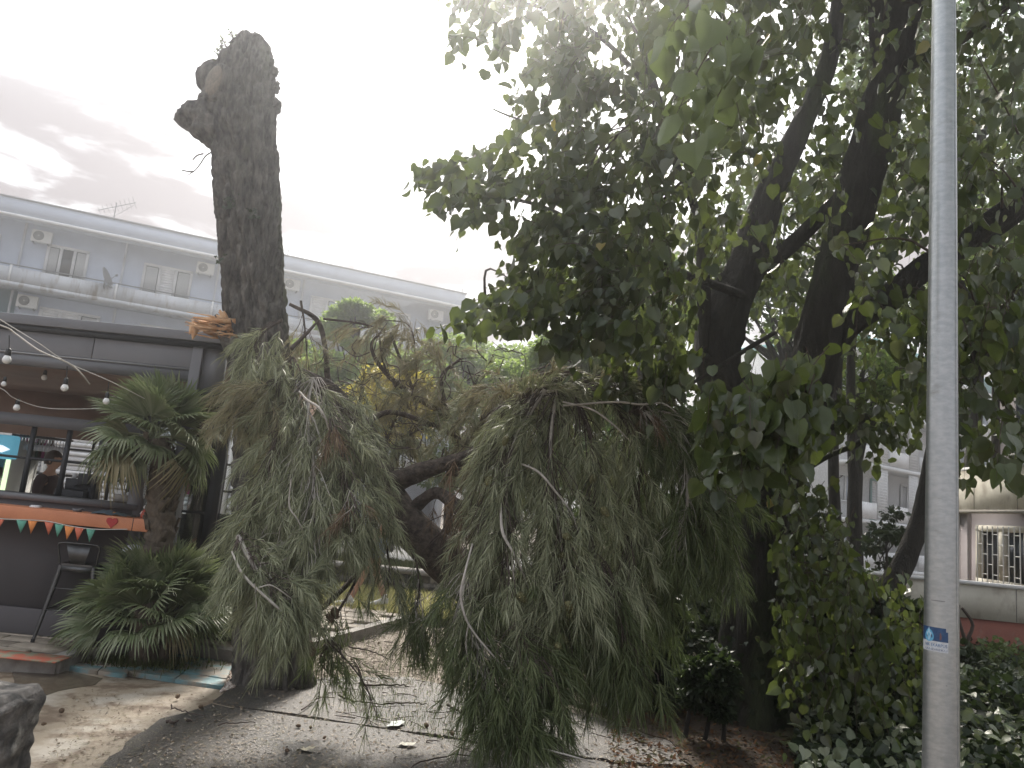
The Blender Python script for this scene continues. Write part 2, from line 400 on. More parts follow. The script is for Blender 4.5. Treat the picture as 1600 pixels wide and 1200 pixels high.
# asphalt, in two slabs with an open crack between them
near = [(110, 1240), (190, 1178), (250, 1128), (330, 1104), (420, 1118), (520, 1133), (620, 1147), (745, 1168), (900, 1190), (1090, 1212), (1250, 1300), (1500, 1500), (1900, 2600), (-600, 2600)]
sheet('asphalt_road', M_ASPH, near, -.05, .022, .05, 8)
far = [(332, 1100), (368, 1078), (430, 1074), (520, 1062), (640, 1062), (760, 1090), (900, 1120), (1060, 1150), (1100, 1204), (900, 1185), (745, 1164), (620, 1144), (520, 1130), (420, 1115)]
sheet('asphalt_path', M_ASPH, far, -.05, .0225, .06, 12, .08)
M_SHADE_SOIL = mat('shade_dark_soil', (0.045, 0.033, 0.024), .9, (0.085, 0.06, 0.04), 18, .9, 60, bdist=.02)  # brown soil under the tree, its shade put into the dark colour
sheet('shade_dark_soil', M_SHADE_SOIL, [(800, 1010), (900, 985), (1100, 980), (1300, 980), (1500, 1000), (1560, 1100), (1500, 1260), (1180, 1260), (1060, 1190), (1040, 1160), (900, 1105), (800, 1075)], -.03, .03, .09, 31, .07)
# wet mud beside the kerb
sheet('wet_mud', M_MUD, [(20, 1048), (70, 1046), (160, 1062), (148, 1072), (90, 1082), (62, 1092), (20, 1080)], -.05, .0125, .03, 4)

# raised terrace: bed, pavers, kerb stones
TZ = 0.12
terr = [(-9, 5.62), tuple(G(92, 1030, TZ)[:2]), tuple(G(136, 1014, TZ)[:2]), tuple(G(268, 1003, TZ)[:2]), tuple(G(372, 1020, TZ)[:2]),
        tuple(G(486, 1006, TZ)[:2]), tuple(G(640, 963, TZ)[:2]), (tuple(G(640, 963, TZ)[:2])[0] + .7, 13.0), (-9, 13.0)]
g = Geo(); g.prism(terr, -.05, .088)
terrace = struct(g.build('terrace', M_KERB))
pavers = []
PW, PH = .46, .23
for r in range(32):
    y0 = 5.62 + r * PH
    for c in range(20):
        x0 = -6.2 + c * PW + (r % 2) * PW / 2
        q = np.array([[x0 + PW / 2, y0 + PH / 2]])
        if not in_poly(q, terr)[0] or (y0 > 7.05 and x0 + PW < -2.9): continue
        cor = np.array([(x0, y0), (x0 + PW, y0), (x0 + PW, y0 + PH), (x0, y0 + PH)])
        if in_poly(cor, terr).sum() < 3: continue
        pavers.append((x0, y0))
shapes = []
for k in range(6):
    g = Geo(); j = RNG.normal(0, .004, (4, 2)); h = RNG.uniform(-.003, .003, 4)
    b = .012; w = [(b, b), (PW - b, b), (PW - b, PH - b), (b, PH - b)]
    V = [(w[i][0] + j[i][0], w[i][1] + j[i][1], -.03) for i in range(4)] + [(w[i][0] + j[i][0], w[i][1] + j[i][1], h[i] - .006) for i in range(4)] + \
        [(w[i][0] * .97 + j[i][0] + PW * .015, w[i][1] * .94 + j[i][1] + PH * .03, h[i]) for i in range(4)]
    F = [(i, (i + 1) % 4, 4 + (i + 1) % 4, 4 + i) for i in range(4)] + [(4 + i, 4 + (i + 1) % 4, 8 + (i + 1) % 4, 8 + i) for i in range(4)] + [(8, 9, 10, 11)]
    shapes.append(g.add(V, F).mesh('paver', M_PAVE))
pavers.sort(key=lambda p: p[1])
for x0, y0 in pavers[:298]:
    o = bpy.data.objects.new('paver', random.choice(shapes)); COL.objects.link(o); o.parent = terrace
    o.location = Vector((x0, y0, TZ + random.uniform(-.003, .003))) - Vector(wloc(terrace))
if pavers[298:]:
    g = Geo()
    for x0, y0 in pavers[298:]: g.box((x0 + .006, y0 + .006, .07), (x0 + PW - .006, y0 + PH - .006, TZ))
    o = g.build('far_pavers', M_PAVE, terrace); o['kind'] = 'stuff'
def kerb_run(a, b, w=.11, n=None, z1=TZ + .012):
    a, b = np.array(a), np.array(b); L = np.linalg.norm(b - a); n = n or max(1, round(L / .75)); t = unit(b - a); nn = np.array([t[1], -t[0]])
    for k in range(n):
        p, q = a + (b - a) * (k / n) + t * .004, a + (b - a) * ((k + 1) / n) - t * .004
        dz = RNG.uniform(-.004, .004)
        g = Geo(); g.prism([p + nn * w * .15, q + nn * w * .15, q - nn * w * .85, p - nn * w * .85][::-1], -.05, z1 + dz)
        g.build('kerb_stone', M_KERB, terrace, bevel=.008)
for i in range(1, 6): kerb_run(terr[i][:2], terr[i + 1][:2])
kerb_run((-7.5, 5.62), terr[1][:2], .14)

# worn blue slabs laid round the palm bed
def quad_slab(c, z1=.035):
    pts = [G(x, y)[:2] for x, y in c]; cen = np.mean(pts, 0)
    pts = [cen + (p - cen) * .985 for p in pts]
    a = sum(pts[i][0] * pts[(i + 1) % 4][1] - pts[(i + 1) % 4][0] * pts[i][1] for i in range(4))
    if a < 0: pts = pts[::-1]
    g = Geo(); g.prism(wob(pts, .008, .15, int(c[0][0])), -.05, z1 + RNG.uniform(-.006, .006)); return g
path = struct(bpy.data.objects.new('blue_slab_path', None)); COL.objects.link(path)
A, B, Cc, D = [np.array(v, float) for v in ((196, 1056), (348, 1079), (368, 1035), (288, 1019))]
def bil(u, v): return (A * (1 - u) + B * u) * (1 - v) + (D * (1 - u) + Cc * u) * v
for i in range(2):
    for j in range(4):
        quad_slab([bil(i / 2, j / 4), bil((i + 1) / 2, j / 4), bil((i + 1) / 2, (j + 1) / 4), bil(i / 2, (j + 1) / 4)]).build('slab', M_BLUE, path)
for c in ([(64, 1040), (86, 1031), (112, 1040), (96, 1046)], [(98, 1047), (113, 1041), (160, 1049), (150, 1056)], [(152, 1056), (162, 1049), (208, 1050), (194, 1062)]):
    quad_slab(c).build('slab', M_BLUE, path)
# gravel bed
poly = [(96, 1036), (140, 1012), (270, 1002), (372, 1024), (366, 1078), (345, 1084), (350, 1060), (290, 1018), (205, 1054), (150, 1050)]
q = sample_poly(poly, 3600)
V0 = np.array([(1, 0, 0), (0, 1, 0), (-1, 0, 0), (0, -1, 0), (0, 0, .7), (0, 0, -.7)], float)
F0 = np.array([(0, 1, 4), (1, 2, 4), (2, 3, 4), (3, 0, 4), (1, 0, 5), (2, 1, 5), (3, 2, 5), (0, 3, 5)])
def scatter_blobs(q, z, s0, s1, V0=V0, F0=F0):
    n = len(q); S = RNG.uniform(s0, s1, n); th = RNG.uniform(0, 6.28, n)
    V = V0[None] * S[:, None, None] * RNG.uniform(.6, 1.3, (n, 1, 3)); c, s_ = np.cos(th)[:, None], np.sin(th)[:, None]
    V = np.stack([V[:, :, 0] * c - V[:, :, 1] * s_, V[:, :, 0] * s_ + V[:, :, 1] * c, V[:, :, 2]], -1)
    pos = np.array([G(a, b)[:2] for a, b in q]); V[:, :, :2] += pos[:, None]; V[:, :, 2] += z
    F = F0[None] + (np.arange(n) * len(V0))[:, None, None]
    return V.reshape(-1, 3), F.reshape(-1, 3)
g = Geo(); g.add(*scatter_blobs(q, .015, .008, .02)); o = g.build('gravel_bed', M_GRAV); o['kind'] = 'stuff'

def grass(name, pts, h0, h1, m=M_GRASS, w=.006):
    n = len(pts); th = RNG.uniform(0, 6.28, n); h = RNG.uniform(h0, h1, n); lean = RNG.normal(0, .35, (n, 2)) * h[:, None]
    wv = np.stack([np.cos(th), np.sin(th), np.zeros(n)], -1) * (w * RNG.uniform(.6, 1.4, n))[:, None]
    mid = pts + np.stack([lean[:, 0] * .35, lean[:, 1] * .35, h * .6], -1); tip = pts + np.stack([lean[:, 0], lean[:, 1], h], -1)
    V = np.stack([pts - wv, pts + wv, mid + wv * .7, mid - wv * .7, tip], 1).reshape(-1, 3); b = (np.arange(n) * 5)[:, None]
    g = Geo(); g.add(V, b + np.array([[0, 1, 2, 3]])); g.n -= len(V); g.V.append(np.zeros((0, 3)))
    g.F.append((b + np.array([[3, 2, 4]]), 0)); g.n += len(V)
    o = g.build(name, m); o['kind'] = 'stuff'; return o
# stuff lying on the road: small flakes, needles, leaf scraps
def flakes(name, poly, n, s0, s1, m, z=.024, asp=.5, up=.25):
    q = sample_poly(poly, n); pos = np.array([G(a, b) for a, b in q]); th = RNG.uniform(0, 6.28, n); L = RNG.uniform(s0, s1, n)
    d = np.stack([np.cos(th), np.sin(th), RNG.normal(0, up, n)], -1) * L[:, None]; w = np.stack([-np.sin(th), np.cos(th), RNG.normal(0, up, n)], -1) * (L * asp)[:, None]
    pos[:, 2] = z + .004 + np.abs(d[:, 2]) * .5
    V = np.stack([pos - d / 2, pos + w / 2, pos + d / 2, pos - w / 2], 1).reshape(-1, 3)
    g = Geo(); g.add(V, np.arange(n * 4).reshape(-1, 4)); o = g.build(name, m); o['kind'] = 'stuff'; return o
flakes('leaf_litter', [(180, 1200), (330, 1100), (500, 1050), (520, 1000), (640, 975), (760, 1000), (1000, 1130), (1050, 1300), (180, 1300)], 8500, .008, .034, M_LITTER)
flakes('leaf_litter', [(480, 1015), (640, 972), (760, 980), (760, 1080), (480, 1070)], 4600, .015, .05, M_LITTER, .012)
flakes('needle_litter', [(60, 1200), (200, 1080), (500, 1040), (520, 1000), (760, 980), (1000, 1140), (1300, 1200), (700, 1300), (60, 1300)], 4200, .04, .09, M_NEEDB, .018, .04, .1)
flakes('dead_leaf_litter', [(950, 1130), (1080, 1100), (1300, 1110), (1420, 1180), (1400, 1300), (950, 1230)], 4200, .015, .055, leafmat('brown_dead_leaf', [(0.10, 0.05, 0.028), (0.16, 0.085, 0.045), (0.08, 0.06, 0.04), (0.07, 0.075, 0.03)], (0.2, 0.1, 0.04), .05, .95, .05), .03, .5, .35)

flakes('leaf_litter', [(60, 1200), (120, 1080), (330, 1090), (260, 1130), (180, 1200)], 700, .008, .03, M_LITTER, .01)
q = sample_poly([(470, 1015), (640, 975), (900, 1010), (1000, 1130), (900, 1190), (700, 1170), (500, 1110)], 230)
g = Geo()
for a, b in q:
    p = G(a, b, .035); th = RNG.uniform(0, 6.28); L = RNG.uniform(.04, .22); d = np.array([math.cos(th), math.sin(th), RNG.normal(0, .06)]) * L
    g.tube([p - d / 2, p + RNG.normal(0, .01, 3) * np.array([1, 1, .4]), p + d / 2], [.0035, .003, .0015], 4, caps=False)
o = g.build('twig_debris', M_TWIGD); o['kind'] = 'stuff'
q = sample_poly([(480, 1010), (640, 985), (760, 1000), (800, 1100), (760, 1180), (560, 1120)], 2600); pos = np.array([G(a, b, .03) for a, b in q])
grass('fallen_needle_tufts', pos, .02, .06, M_NEEDG, .002)
# lawn on the right, a low rise
g = Geo(); nx, ny = 60, 80
xs, ys = np.linspace(1.9, 16, nx), np.linspace(2.4, 40, ny) 
X, Y = np.meshgrid(xs, ys); Z = lawn_z(X, Y) + .02 * np.sin(X * 3.1 + Y * 2) * np.cos(Y * 2.7) * (lawn_z(X, Y) > .02)
Z[:, 0] = .02; Z[0] = -.02
i, j = np.meshgrid(np.arange(ny - 1), np.arange(nx - 1), indexing='ij'); a = i * nx + j
g.add(np.stack([X, Y, Z], -1).reshape(-1, 3), np.stack([a, a + 1, a + nx + 1, a + nx], -1).reshape(-1, 4))
struct(g.build('lawn', M_GRASSG, smooth=True))
q = sample_poly([(1240, 1150), (1400, 1080), (1440, 1000), (1500, 1000), (1620, 1000), (1700, 1260), (1300, 1260)], 13000)
pp = np.array([G(a, b, .1) for a, b in q]); pp = pp[pp[:, 1] < 13]; pp[:, 2] = lawn_z(pp[:, 0], pp[:, 1])
grass('grass', pp, .04, .13)
# verge, low stone wall and street beyond the terrace
vy0, vy1 = 10.45, 13.1
g = Geo(); g.box((-5.5, vy0, -.02), (3.2, vy1, .10)); struct(g.build('verge', M_GRASSG))
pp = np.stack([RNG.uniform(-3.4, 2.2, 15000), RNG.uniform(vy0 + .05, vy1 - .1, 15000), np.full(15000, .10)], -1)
grass('verge_grass', pp, .04, .12, leafmat('sun_tinted_grass', [(0.38, 0.36, 0.14), (0.46, 0.42, 0.20), (0.26, 0.30, 0.10)], (0.6, 0.58, 0.26), .4, .6, .2), .008)  # blade colour made paler and yellower to carry the sunlight
# street, far kerb and far strip of grass
g = Geo(); g.box((-40, 19.5, -.02), (60, 28, .012)); struct(g.build('street', mat('far_asphalt', (0.20, 0.20, 0.20), .8)))
g = Geo(); g.box((-40, 14.6, -.02), (14, 18.9, .14)); struct(g.build('far_lawn', M_GRASSG))
pp = np.stack([RNG.uniform(-5, 2.5, 16000), RNG.uniform(14.65, 18.7, 16000), np.full(16000, .14)], -1)
grass('far_grass', pp, .05, .12, M_GRASS, .012)

def low_wall():
    w = thing('low_stone_wall', (-.8, 13.35, 0), 'low dark stone wall with pale coping behind the sunlit verge', 'wall')
    x = -3.6
    base = Geo(); base.box((-3.6, 13.22, 0), (2.6, 13.5, .38)); base.build('core', M_KERB, w)
    for row in range(3):
        x = -3.6 + (row % 2) * .2
        while x < 2.5:
            L = random.uniform(.3, .5); g = Geo(); j = RNG.uniform(0, .02)
            g.box((x + .01, 13.17 - j, .02 + row * .125), (min(x + L, 2.6) - .01, 13.3, .135 + row * .125)); g.build('stone', M_STONE, w); x += L
    x = -3.7
    while x < 2.6:
        g = Geo(); g.box((x + .006, 13.1, .39), (x + .8, 13.6, .46)); g.build('coping', M_KERB, w); x += .806
low_wall()

# ================================================================== rough stone block, lower left
def stone_block():
    a, b = G(-140, 1082, .5), G(38, 1084, .5)
    x0, x1, y0, y1, z1 = a[0], b[0], a[1], a[1] + .36, .5
    n = 26; V = []; F = []; g = Geo()
    def face(o, u, v, nu, nv):
        o, u, v = map(np.array, (o, u, v)); i, j = np.meshgrid(np.arange(nu + 1), np.arange(nv + 1), indexing='ij')
        W = o + u * (i / nu)[..., None] + v * (j / nv)[..., None]; W = W.reshape(-1, 3)
        a = (np.arange(nu)[:, None] * (nv + 1) + np.arange(nv)[None]).ravel()
        g.add(W, np.stack([a, a + nv + 1, a + nv + 2, a + 1], -1))
    face((x0, y0, -.05), (x1 - x0, 0, 0), (0, 0, z1 + .05), 40, 34); face((x1, y0, -.05), (0, y1 - y0, 0), (0, 0, z1 + .05), 26, 34)
    face((x0, y0, z1), (x1 - x0, 0, 0), (0, y1 - y0, 0), 40, 26); face((x0, y1, -.05), (0, y0 - y1, 0), (0, 0, z1 + .05), 26, 34)
    face((x1, y1, -.05), (x0 - x1, 0, 0), (0, 0, z1 + .05), 40, 34)
    c = np.array([(x0 + x1) / 2, (y0 + y1) / 2, .2])
    for k, W in enumerate(g.V):
        for p in W:
            v = Vector(p); d = unit(p - c)
            f = noise.noise(v * 5) * .035 + noise.noise(v * 14) * .018 - abs(noise.noise(v * 9 + Vector((3, 1, 4)))) * .03
            e = min(abs(p[0] - x1), 9) ; e2 = abs(p[2] - z1); r = max(0, .05 - e) * max(0, .05 - e2) * 14 + max(0, .04 - e) * max(0, .05 - abs(p[1] - y0)) * 10
            p += d * (f * (.35 if p[2] > z1 - .01 else 1) - r)
    o = g.build('stone_block', M_STONE, loc=(c[0], c[1], 0)); tag(o, 'rough hewn grey stone block with pale flat top, cut off at the picture edge', 'stone')
stone_block()

# ================================================================== galvanised lamp post
def lamp_post():
    X, Y = P(1472, 700, 2.72)[0], 2.72
    z0, z1 = 0.0, 7.5
    rr = lambda z: .0565 - .0052 * (z - 1.0)
    w = thing('lamp_post', (X, Y, 0), 'tapered galvanised steel lamp post with a torn blue sticker, beside the leafy tree', 'lamp post')
    g = Geo(); zs = np.linspace(z0, z1, 60); n = 64
    g.tube([(X, Y, z) for z in zs], [rr(z) for z in zs], n, caps=True); g.build('pole', M_GALV, w, smooth=True)
    g = Geo(); g.lathe((X, Y, 0), [(.17, 0), (.17, .02), (.09, .022), (.082, .12), (.078, .12)], 24); g.build('base_flange', M_GALV, w, smooth=False)
    g = Geo(); g.tube([(X, Y, 7.45), (X, Y - .1, 7.75), (X - .3, Y - .3, 7.95), (X - .9, Y - .8, 8.0)], .028, 10); g.build('arm', M_GALV, w, smooth=True)
    g = Geo(); g.box((-.35, -.12, -.05), (.3, .12, .05), basis=[(-.75, -.66, 0), (.66, -.75, 0), (0, 0, 1)], org=(X - 1.1, Y - .97, 8.0)); g.build('lantern', M_DK, w, bevel=.03)
    # weld seam and scrapes
    g = Geo(); s = math.radians(-60)
    g.tube([(X + math.cos(s) * (rr(z) + .0008), Y + math.sin(s) * (rr(z) + .0008), z) for z in zs], .0022, 5); g.build('weld_seam', M_GALV, w)
    # sticker, wrapped round the pole: angle 0 faces the camera side, measured along the pole's skin
    vx = math.atan2(-Y, -X)
    zc = P(1463, 1001, 2.65)[2]
    def wrap(ang, z, off): 
        a = vx + ang; r = rr(z) + off; return (X + math.cos(a) * r, Y + math.sin(a) * r, z)
    def patch(g, a0, a1, z0, z1, off, mi=0, n=10):
        for k in range(n):
            t0, t1 = a0 + (a1 - a0) * k / n, a0 + (a1 - a0) * (k + 1) / n
            g.add([wrap(t0, z0, off), wrap(t1, z0, off), wrap(t1, z1, off), wrap(t0, z1, off)], [(0, 1, 2, 3)], mi)
    L, Rr = -1.35, .38; H = .040; zt = zc + H
    g = Geo(); patch(g, L, Rr, zc - H, zc - H * .15, .0006, 0); patch(g, L, Rr - .12, zc - H * .15, zt, .0006, 1); patch(g, Rr - .12, Rr, zc - H * .15, zt - .012, .0006, 1, 2)
    g.build('sticker', [mat('sticker_white', (0.6, 0.64, 0.68), .5, (0.5, 0.5, 0.5), 60), mat('sticker_navy', (0.015, 0.05, 0.13), .4, (0.03, 0.08, 0.18), 90)], w)
    st = [c for c in w.children if c.name.startswith('sticker')][0]
    g = Geo()
    def shape(pts, off, mi):
        c = np.mean(pts, 0); n = len(pts)
        W = [wrap(c[0], c[1], off)] + [wrap(a, z, off) for a, z in pts]; g.add(W, [(0, 1 + i, 1 + (i + 1) % n) for i in range(n)], mi)
    ca, cz = -.72, zc + .012
    shape([(ca + .30 * math.cos(t) * (1 - .25 * math.sin(t)), cz + .021 * math.sin(t)) for t in np.linspace(0, 6.283, 20, endpoint=False)], .0010, 0)
    shape([(ca + .2 * x, cz + .02 * z) for x, z in ((0, -1), (.9, .35), (.35, .55), (0, 1.45), (-.35, .55), (-.9, .35))], .0014, 1)
    shape([(ca + .2 * x, cz + .02 * z) for x, z in ((0, -.6), (.35, .1), (0, .5), (-.35, .1))], .0018, 0)
    shape([(-.05 + .12 * x, cz + .012 * z) for x, z in ((-.4, -1), (.4, -1), (.6, 0), (.2, 1), (-.3, .8))], .0012, 2)
    g.build('emblem', [mat('emblem_blue', (0.12, 0.38, 0.58), .4), mat('emblem_pale', (0.42, 0.62, 0.75), .4), mat('emblem_brown', (0.14, 0.07, 0.08), .5)], st)
    for txt, z, sz in (('NIK EKARPUS', zc - .0235, .0150), ('SANDREKU', zc - .0365, .0100)):
        cu = bpy.data.curves.new('lettering', 'FONT'); cu.body = txt; cu.size = sz; cu.resolution_u = 2
        tmp = bpy.data.objects.new('lettering_source', cu); COL.objects.link(tmp); bpy.context.view_layer.update()
        me = bpy.data.meshes.new_from_object(tmp); bpy.data.objects.remove(tmp)
        wdt = max(v.co.x for v in me.vertices) or 1
        for v in me.vertices:
            p = wrap(-1.02 + 1.34 * v.co.x / wdt, z + v.co.y, .0014); v.co = Vector(p) - Vector(wloc(st))
        me.materials.append(mat('lettering_ink', (0.07, 0.12, 0.22), .6)) if sz < .012 else me.materials.append(mat('lettering_blue', (0.03, 0.12, 0.28), .6))
        o = bpy.data.objects.new('lettering', me); COL.objects.link(o); o.parent = st
    for pz, a0, a1 in ((940, -.6, .2), (1072, .25, .32)):
        z = P(1463, pz, 2.65)[2]; g = Geo(); patch(g, a0, a1, z, z + .0025, .0005, 0, 6); g.build('scrape', M_DK, w)
lamp_post()
# ================================================================== long apartment block, left background
class Facade:
    """A wall plane through point O running along D; v grows towards the camera"""
    def __init__(s, O, ang):
        s.O = np.array([O[0], O[1], 0.0]); s.D = np.array([math.sin(ang), math.cos(ang), 0]); s.N = np.array([s.D[1], -s.D[0], 0])
        if np.dot(s.N, CAM - s.O) < 0: s.N = -s.N
        s.basis = [s.D, s.N, (0, 0, 1)]
    def at(s, px, py, v=0.0):
        d = ray(px, py); o = s.O + s.N * v; t = np.dot(o - CAM, s.N) / np.dot(d, s.N); p = CAM + d * t
        return float(np.dot(p - s.O, s.D)), float(p[2])
    def box(s, g, u0, u1, v0, v1, z0, z1, mi=0): return g.box((u0, v0, z0), (u1, v1, z1), mi, s.basis, s.O)
    def pt(s, u, v, z): return s.O + s.D * u + s.N * v + np.array([0, 0, z])

A0 = P(0, 410, 33.5)
FA = Facade(A0, math.radians(67.0))
def ac_unit(F, root, u, z, v=.0, w=.82, h=.56):
    g = Geo(); F.box(g, u, u + w, v + .12, v + .42, z, z + h); ac = g.build('ac_unit', M_AC, root, bevel=.02)
    g = Geo(); c = F.pt(u + w * .36, v + .425, z + h * .52); g.lathe(c, [(.0, .004), (h * .40, .004), (h * .40, -.01)], 20, axis=F.N); g.build('fan_opening', M_DK2, ac)
    g = Geo()
    for r in (.1, .16, .22): 
        an = np.linspace(0, 2 * np.pi, 20); pts = [c + F.D * r * math.cos(t) * h / .56 + np.array([0, 0, r * math.sin(t) * h / .56]) + F.N * .012 for t in an]; g.tube(pts, .008, 4, caps=False)
    g.lathe(c + F.N * .01, [(0, .01), (.05, .01), (.05, 0)], 8, axis=F.N); g.build('fan_guard', M_AC, ac)
    g = Geo(); F.box(g, u + .1, u + .14, v + .002, v + .42, z - .05, z - .002); F.box(g, u + w - .14, u + w - .1, v + .002, v + .42, z - .05, z - .002); g.build('bracket', M_DK, ac)
def window(F, root, u0, u1, z0, z1, panes=3, shutter=None, open_=None, v=0.0, fr=M_FRAMEW, lintel=True):
    g = Geo(); F.box(g, u0, u1, v + .002, v + .05, z0, z1); w = g.build('window', M_DKGLASS, root)
    g = Geo(); t = .09
    F.box(g, u0 - .04, u1 + .04, v + .052, v + .12, z1 - .02, z1 + .1); F.box(g, u0 - .06, u1 + .06, v + .054, v + .16, z0 - .08, z0)
    F.box(g, u0 - .04, u0 + t, v + .056, v + .11, z0 + .002, z1 - .022); F.box(g, u1 - t, u1 + .04, v + .056, v + .11, z0 + .002, z1 - .022)
    for k in range(1, panes):
        u = u0 + (u1 - u0) * k / panes; F.box(g, u - t * .7, u + t * .7, v + .056, v + .105, z0 + .002, z1 - .022)
    g.build('frame', fr, w)
    for k in range(panes):
        a, b = u0 + (u1 - u0) * k / panes + .1, u0 + (u1 - u0) * (k + 1) / panes - .1
        if shutter and k in shutter:
            g = Geo(); n = max(4, int((z1 - z0) / .12))
            for q in range(n):
                zz = z0 + (z1 - z0) * q / n; F.box(g, a - .05, b + .05, v + .06, v + .085 + .012 * (q % 2), zz + .004, zz + (z1 - z0) / n - .006)
            g.build('shutter', M_WHITE, w)
        elif open_ and k in open_: pass
        else:
            g = Geo(); n = 14
            for q in range(n):
                uu = a + (b - a) * q / n; F.box(g, uu, uu + (b - a) / n, v + .0505 + .0006 * (q % 3), v + .0555 + .008 * ((q * 7) % 3) / 3, z0 + .03, z1 - .05)
            g.build('curtain', M_CURT if k % 2 == 0 else M_WALLB, w)
    return w
def left_block():
    zr = FA.at(0, 305, 1.2)[1]; zf = FA.at(0, 329, 1.2)[1]; zp1 = FA.at(0, 410, 1.2)[1]; zp0 = FA.at(0, 442, 1.2)[1]; H = 3.05
    u_end = FA.at(727, 470, 1.2)[0]; U0, U1 = -9.0, u_end
    root = thing('apartment_block', FA.pt(5, 0, 0), 'long pale blue plastered apartment block with stained balconies and a flat roof, behind the bar', 'apartment block')
    g = Geo(); FA.box(g, U0, U1 - .05, -11, 0, -.05, zf + .02); g.build('wall', M_WALLB, root)
    g = Geo(); FA.box(g, U0 - .3, U1, -.02 - 11.4, 1.2, zf, zr); r = g.build('roof', M_WALLB, root)
    g = Geo(); FA.box(g, U0 - .35, U1 + .05, -11.5, 1.26, zr + .002, zr + .07); g.build('roof_edge', M_DK, r)
    g = Geo(); FA.box(g, U0 - .3, U1 + .02, .9, 1.25, zf - .11, zf - .003); g.build('drip_band', M_WHITE, r)
    # end wall that closes the loggias
    g = Geo(); FA.box(g, U1 - .35, U1, .003, 1.15, -.05, zf - .003); g.build('end_wall', M_WALLB, root)
    # downspouts divide the bays
    bays = [FA.at(47, 330)[0], FA.at(200, 380)[0]]; step = bays[1] - bays[0]; us = [bays[0] + step * k for k in range(-1, 6) if bays[0] + step * k < U1 - 1]
    for k, u in enumerate(us):
        g = Geo(); g.tube([FA.pt(u, .09, z) for z in np.linspace(0, zf, 5)], .055, 8); g.build('downspout', M_PARA, root)
    # balconies: slab, parapet panels, rail
    for lev in range(0, 4):
        b0, b1 = zp0 - lev * H, zp1 - lev * H
        if b0 < 1: break
        g = Geo(); FA.box(g, U0, U1 - .36, .003, 1.2, b0 - .02, b0 + .16); sl = g.build('balcony_slab', M_PARA, root)
        cuts = [U0] + us + [U1 - .36]
        for a, b in zip(cuts[:-1], cuts[1:]):
            if b - a < .3: continue
            g = Geo(); FA.box(g, a + .02, b - .02, 1.12, 1.205, b0 + .165, b1 - .1); g.build('balcony_panel', M_PARA, root)
            g = Geo(); FA.box(g, a - .07, a + .015, 1.10, 1.23, b0 + .165, b1); g.build('balcony_post', M_WHITE, root)
        g = Geo(); g.tube([FA.pt(U0, 1.17, b1 + .02), FA.pt(U1 - .36, 1.17, b1 + .02)], .03, 6); g.build('rail', M_DK, root)
    fl = zp0 + .16                                    # floor of the top storey
    def W(px0, px1, py0, n, **k):
        u0 = FA.at(px0, py0)[0]; u1 = FA.at(px1, py0 + (px1 - px0) * .2)[0]; return window(FA, root, u0, u1, fl + .85, fl + 2.18, n, **k)
    W(76, 139, 386, 3, open_=[1]); W(226, 300, 417, 3, shutter=[1]); W(487, 560, 462, 3, shutter=[0]); W(-60, -1, 365, 2, open_=[0, 1]); W(585, 640, 480, 3, shutter=[1])
    u0 = FA.at(366, 440)[0]; window(FA, root, u0, u0 + 1.6, fl + .85, fl + 2.18, 2, shutter=[0])
    for px, py in ((50, 376), (306, 425), (441, 450), (667, 497)):
        u, z = FA.at(px, py); ac_unit(FA, root, u, z - .1)
    # storeys below
    for lev in (1, 2, 3):
        f2 = fl - lev * H
        for k, u in enumerate(us[:-1]):
            window(FA, root, u + 1.2, u + 3.6, f2 + .85, f2 + 2.25, 3, shutter=[2] if (k + lev) % 2 else [0, 1])
    u, z = FA.at(27, 477); ac_unit(FA, root, u, z - .1)
    u, z = FA.at(0, 449); g = Geo(); FA.box(g, u - .6, u + .72, .003, .06, z - 1.9, z); g.build('door_panel', mat('teal_door', (0.10, 0.17, 0.20), .7), root)
    return zr, zp1, fl
ZR, ZP, ZFL = left_block()
def antenna(px, py, h, label, kind=1):
    u, z = FA.at(px, py, -.4); b = FA.pt(u, -.4, ZR + .07); w = thing('roof_antenna', b, label, 'antenna')
    g = Geo(); g.tube([b, b + np.array([0, 0, h])], .025, 6); g.build('mast', M_DK, w)
    if kind:
        d = unit(FA.D * .9 + FA.N * .3 + np.array([0, 0, .35])); c = b + np.array([0, 0, h * .85])
        g = Geo(); g.tube([c - d * .85, c + d * .95], .018, 5); s = np.array([-d[1], d[0], 0]); s = unit(np.cross(d, (0, 0, 1)) + np.array([0, 0, .5]))
        for k in range(9):
            q = c + d * (-.8 + k * .21); L = .22 + .02 * k; g.tube([q - s * L, q + s * L], .01, 4)
        g.build('elements', M_DK, w); g = Geo(); g.tube([c - np.array([0, 0, .5]), c - np.array([0, 0, .1]) + d * .9], .012, 4); g.build('stay', M_DK, w)
antenna(178, 340, 1.25, 'television antenna with cross bars on the roof, left of the broken trunk')
antenna(449, 402, .8, 'thin bare mast on the roof just right of the broken trunk', 0)
antenna(722, 459, .75, 'thin bare mast at the right end of the long roof', 0)
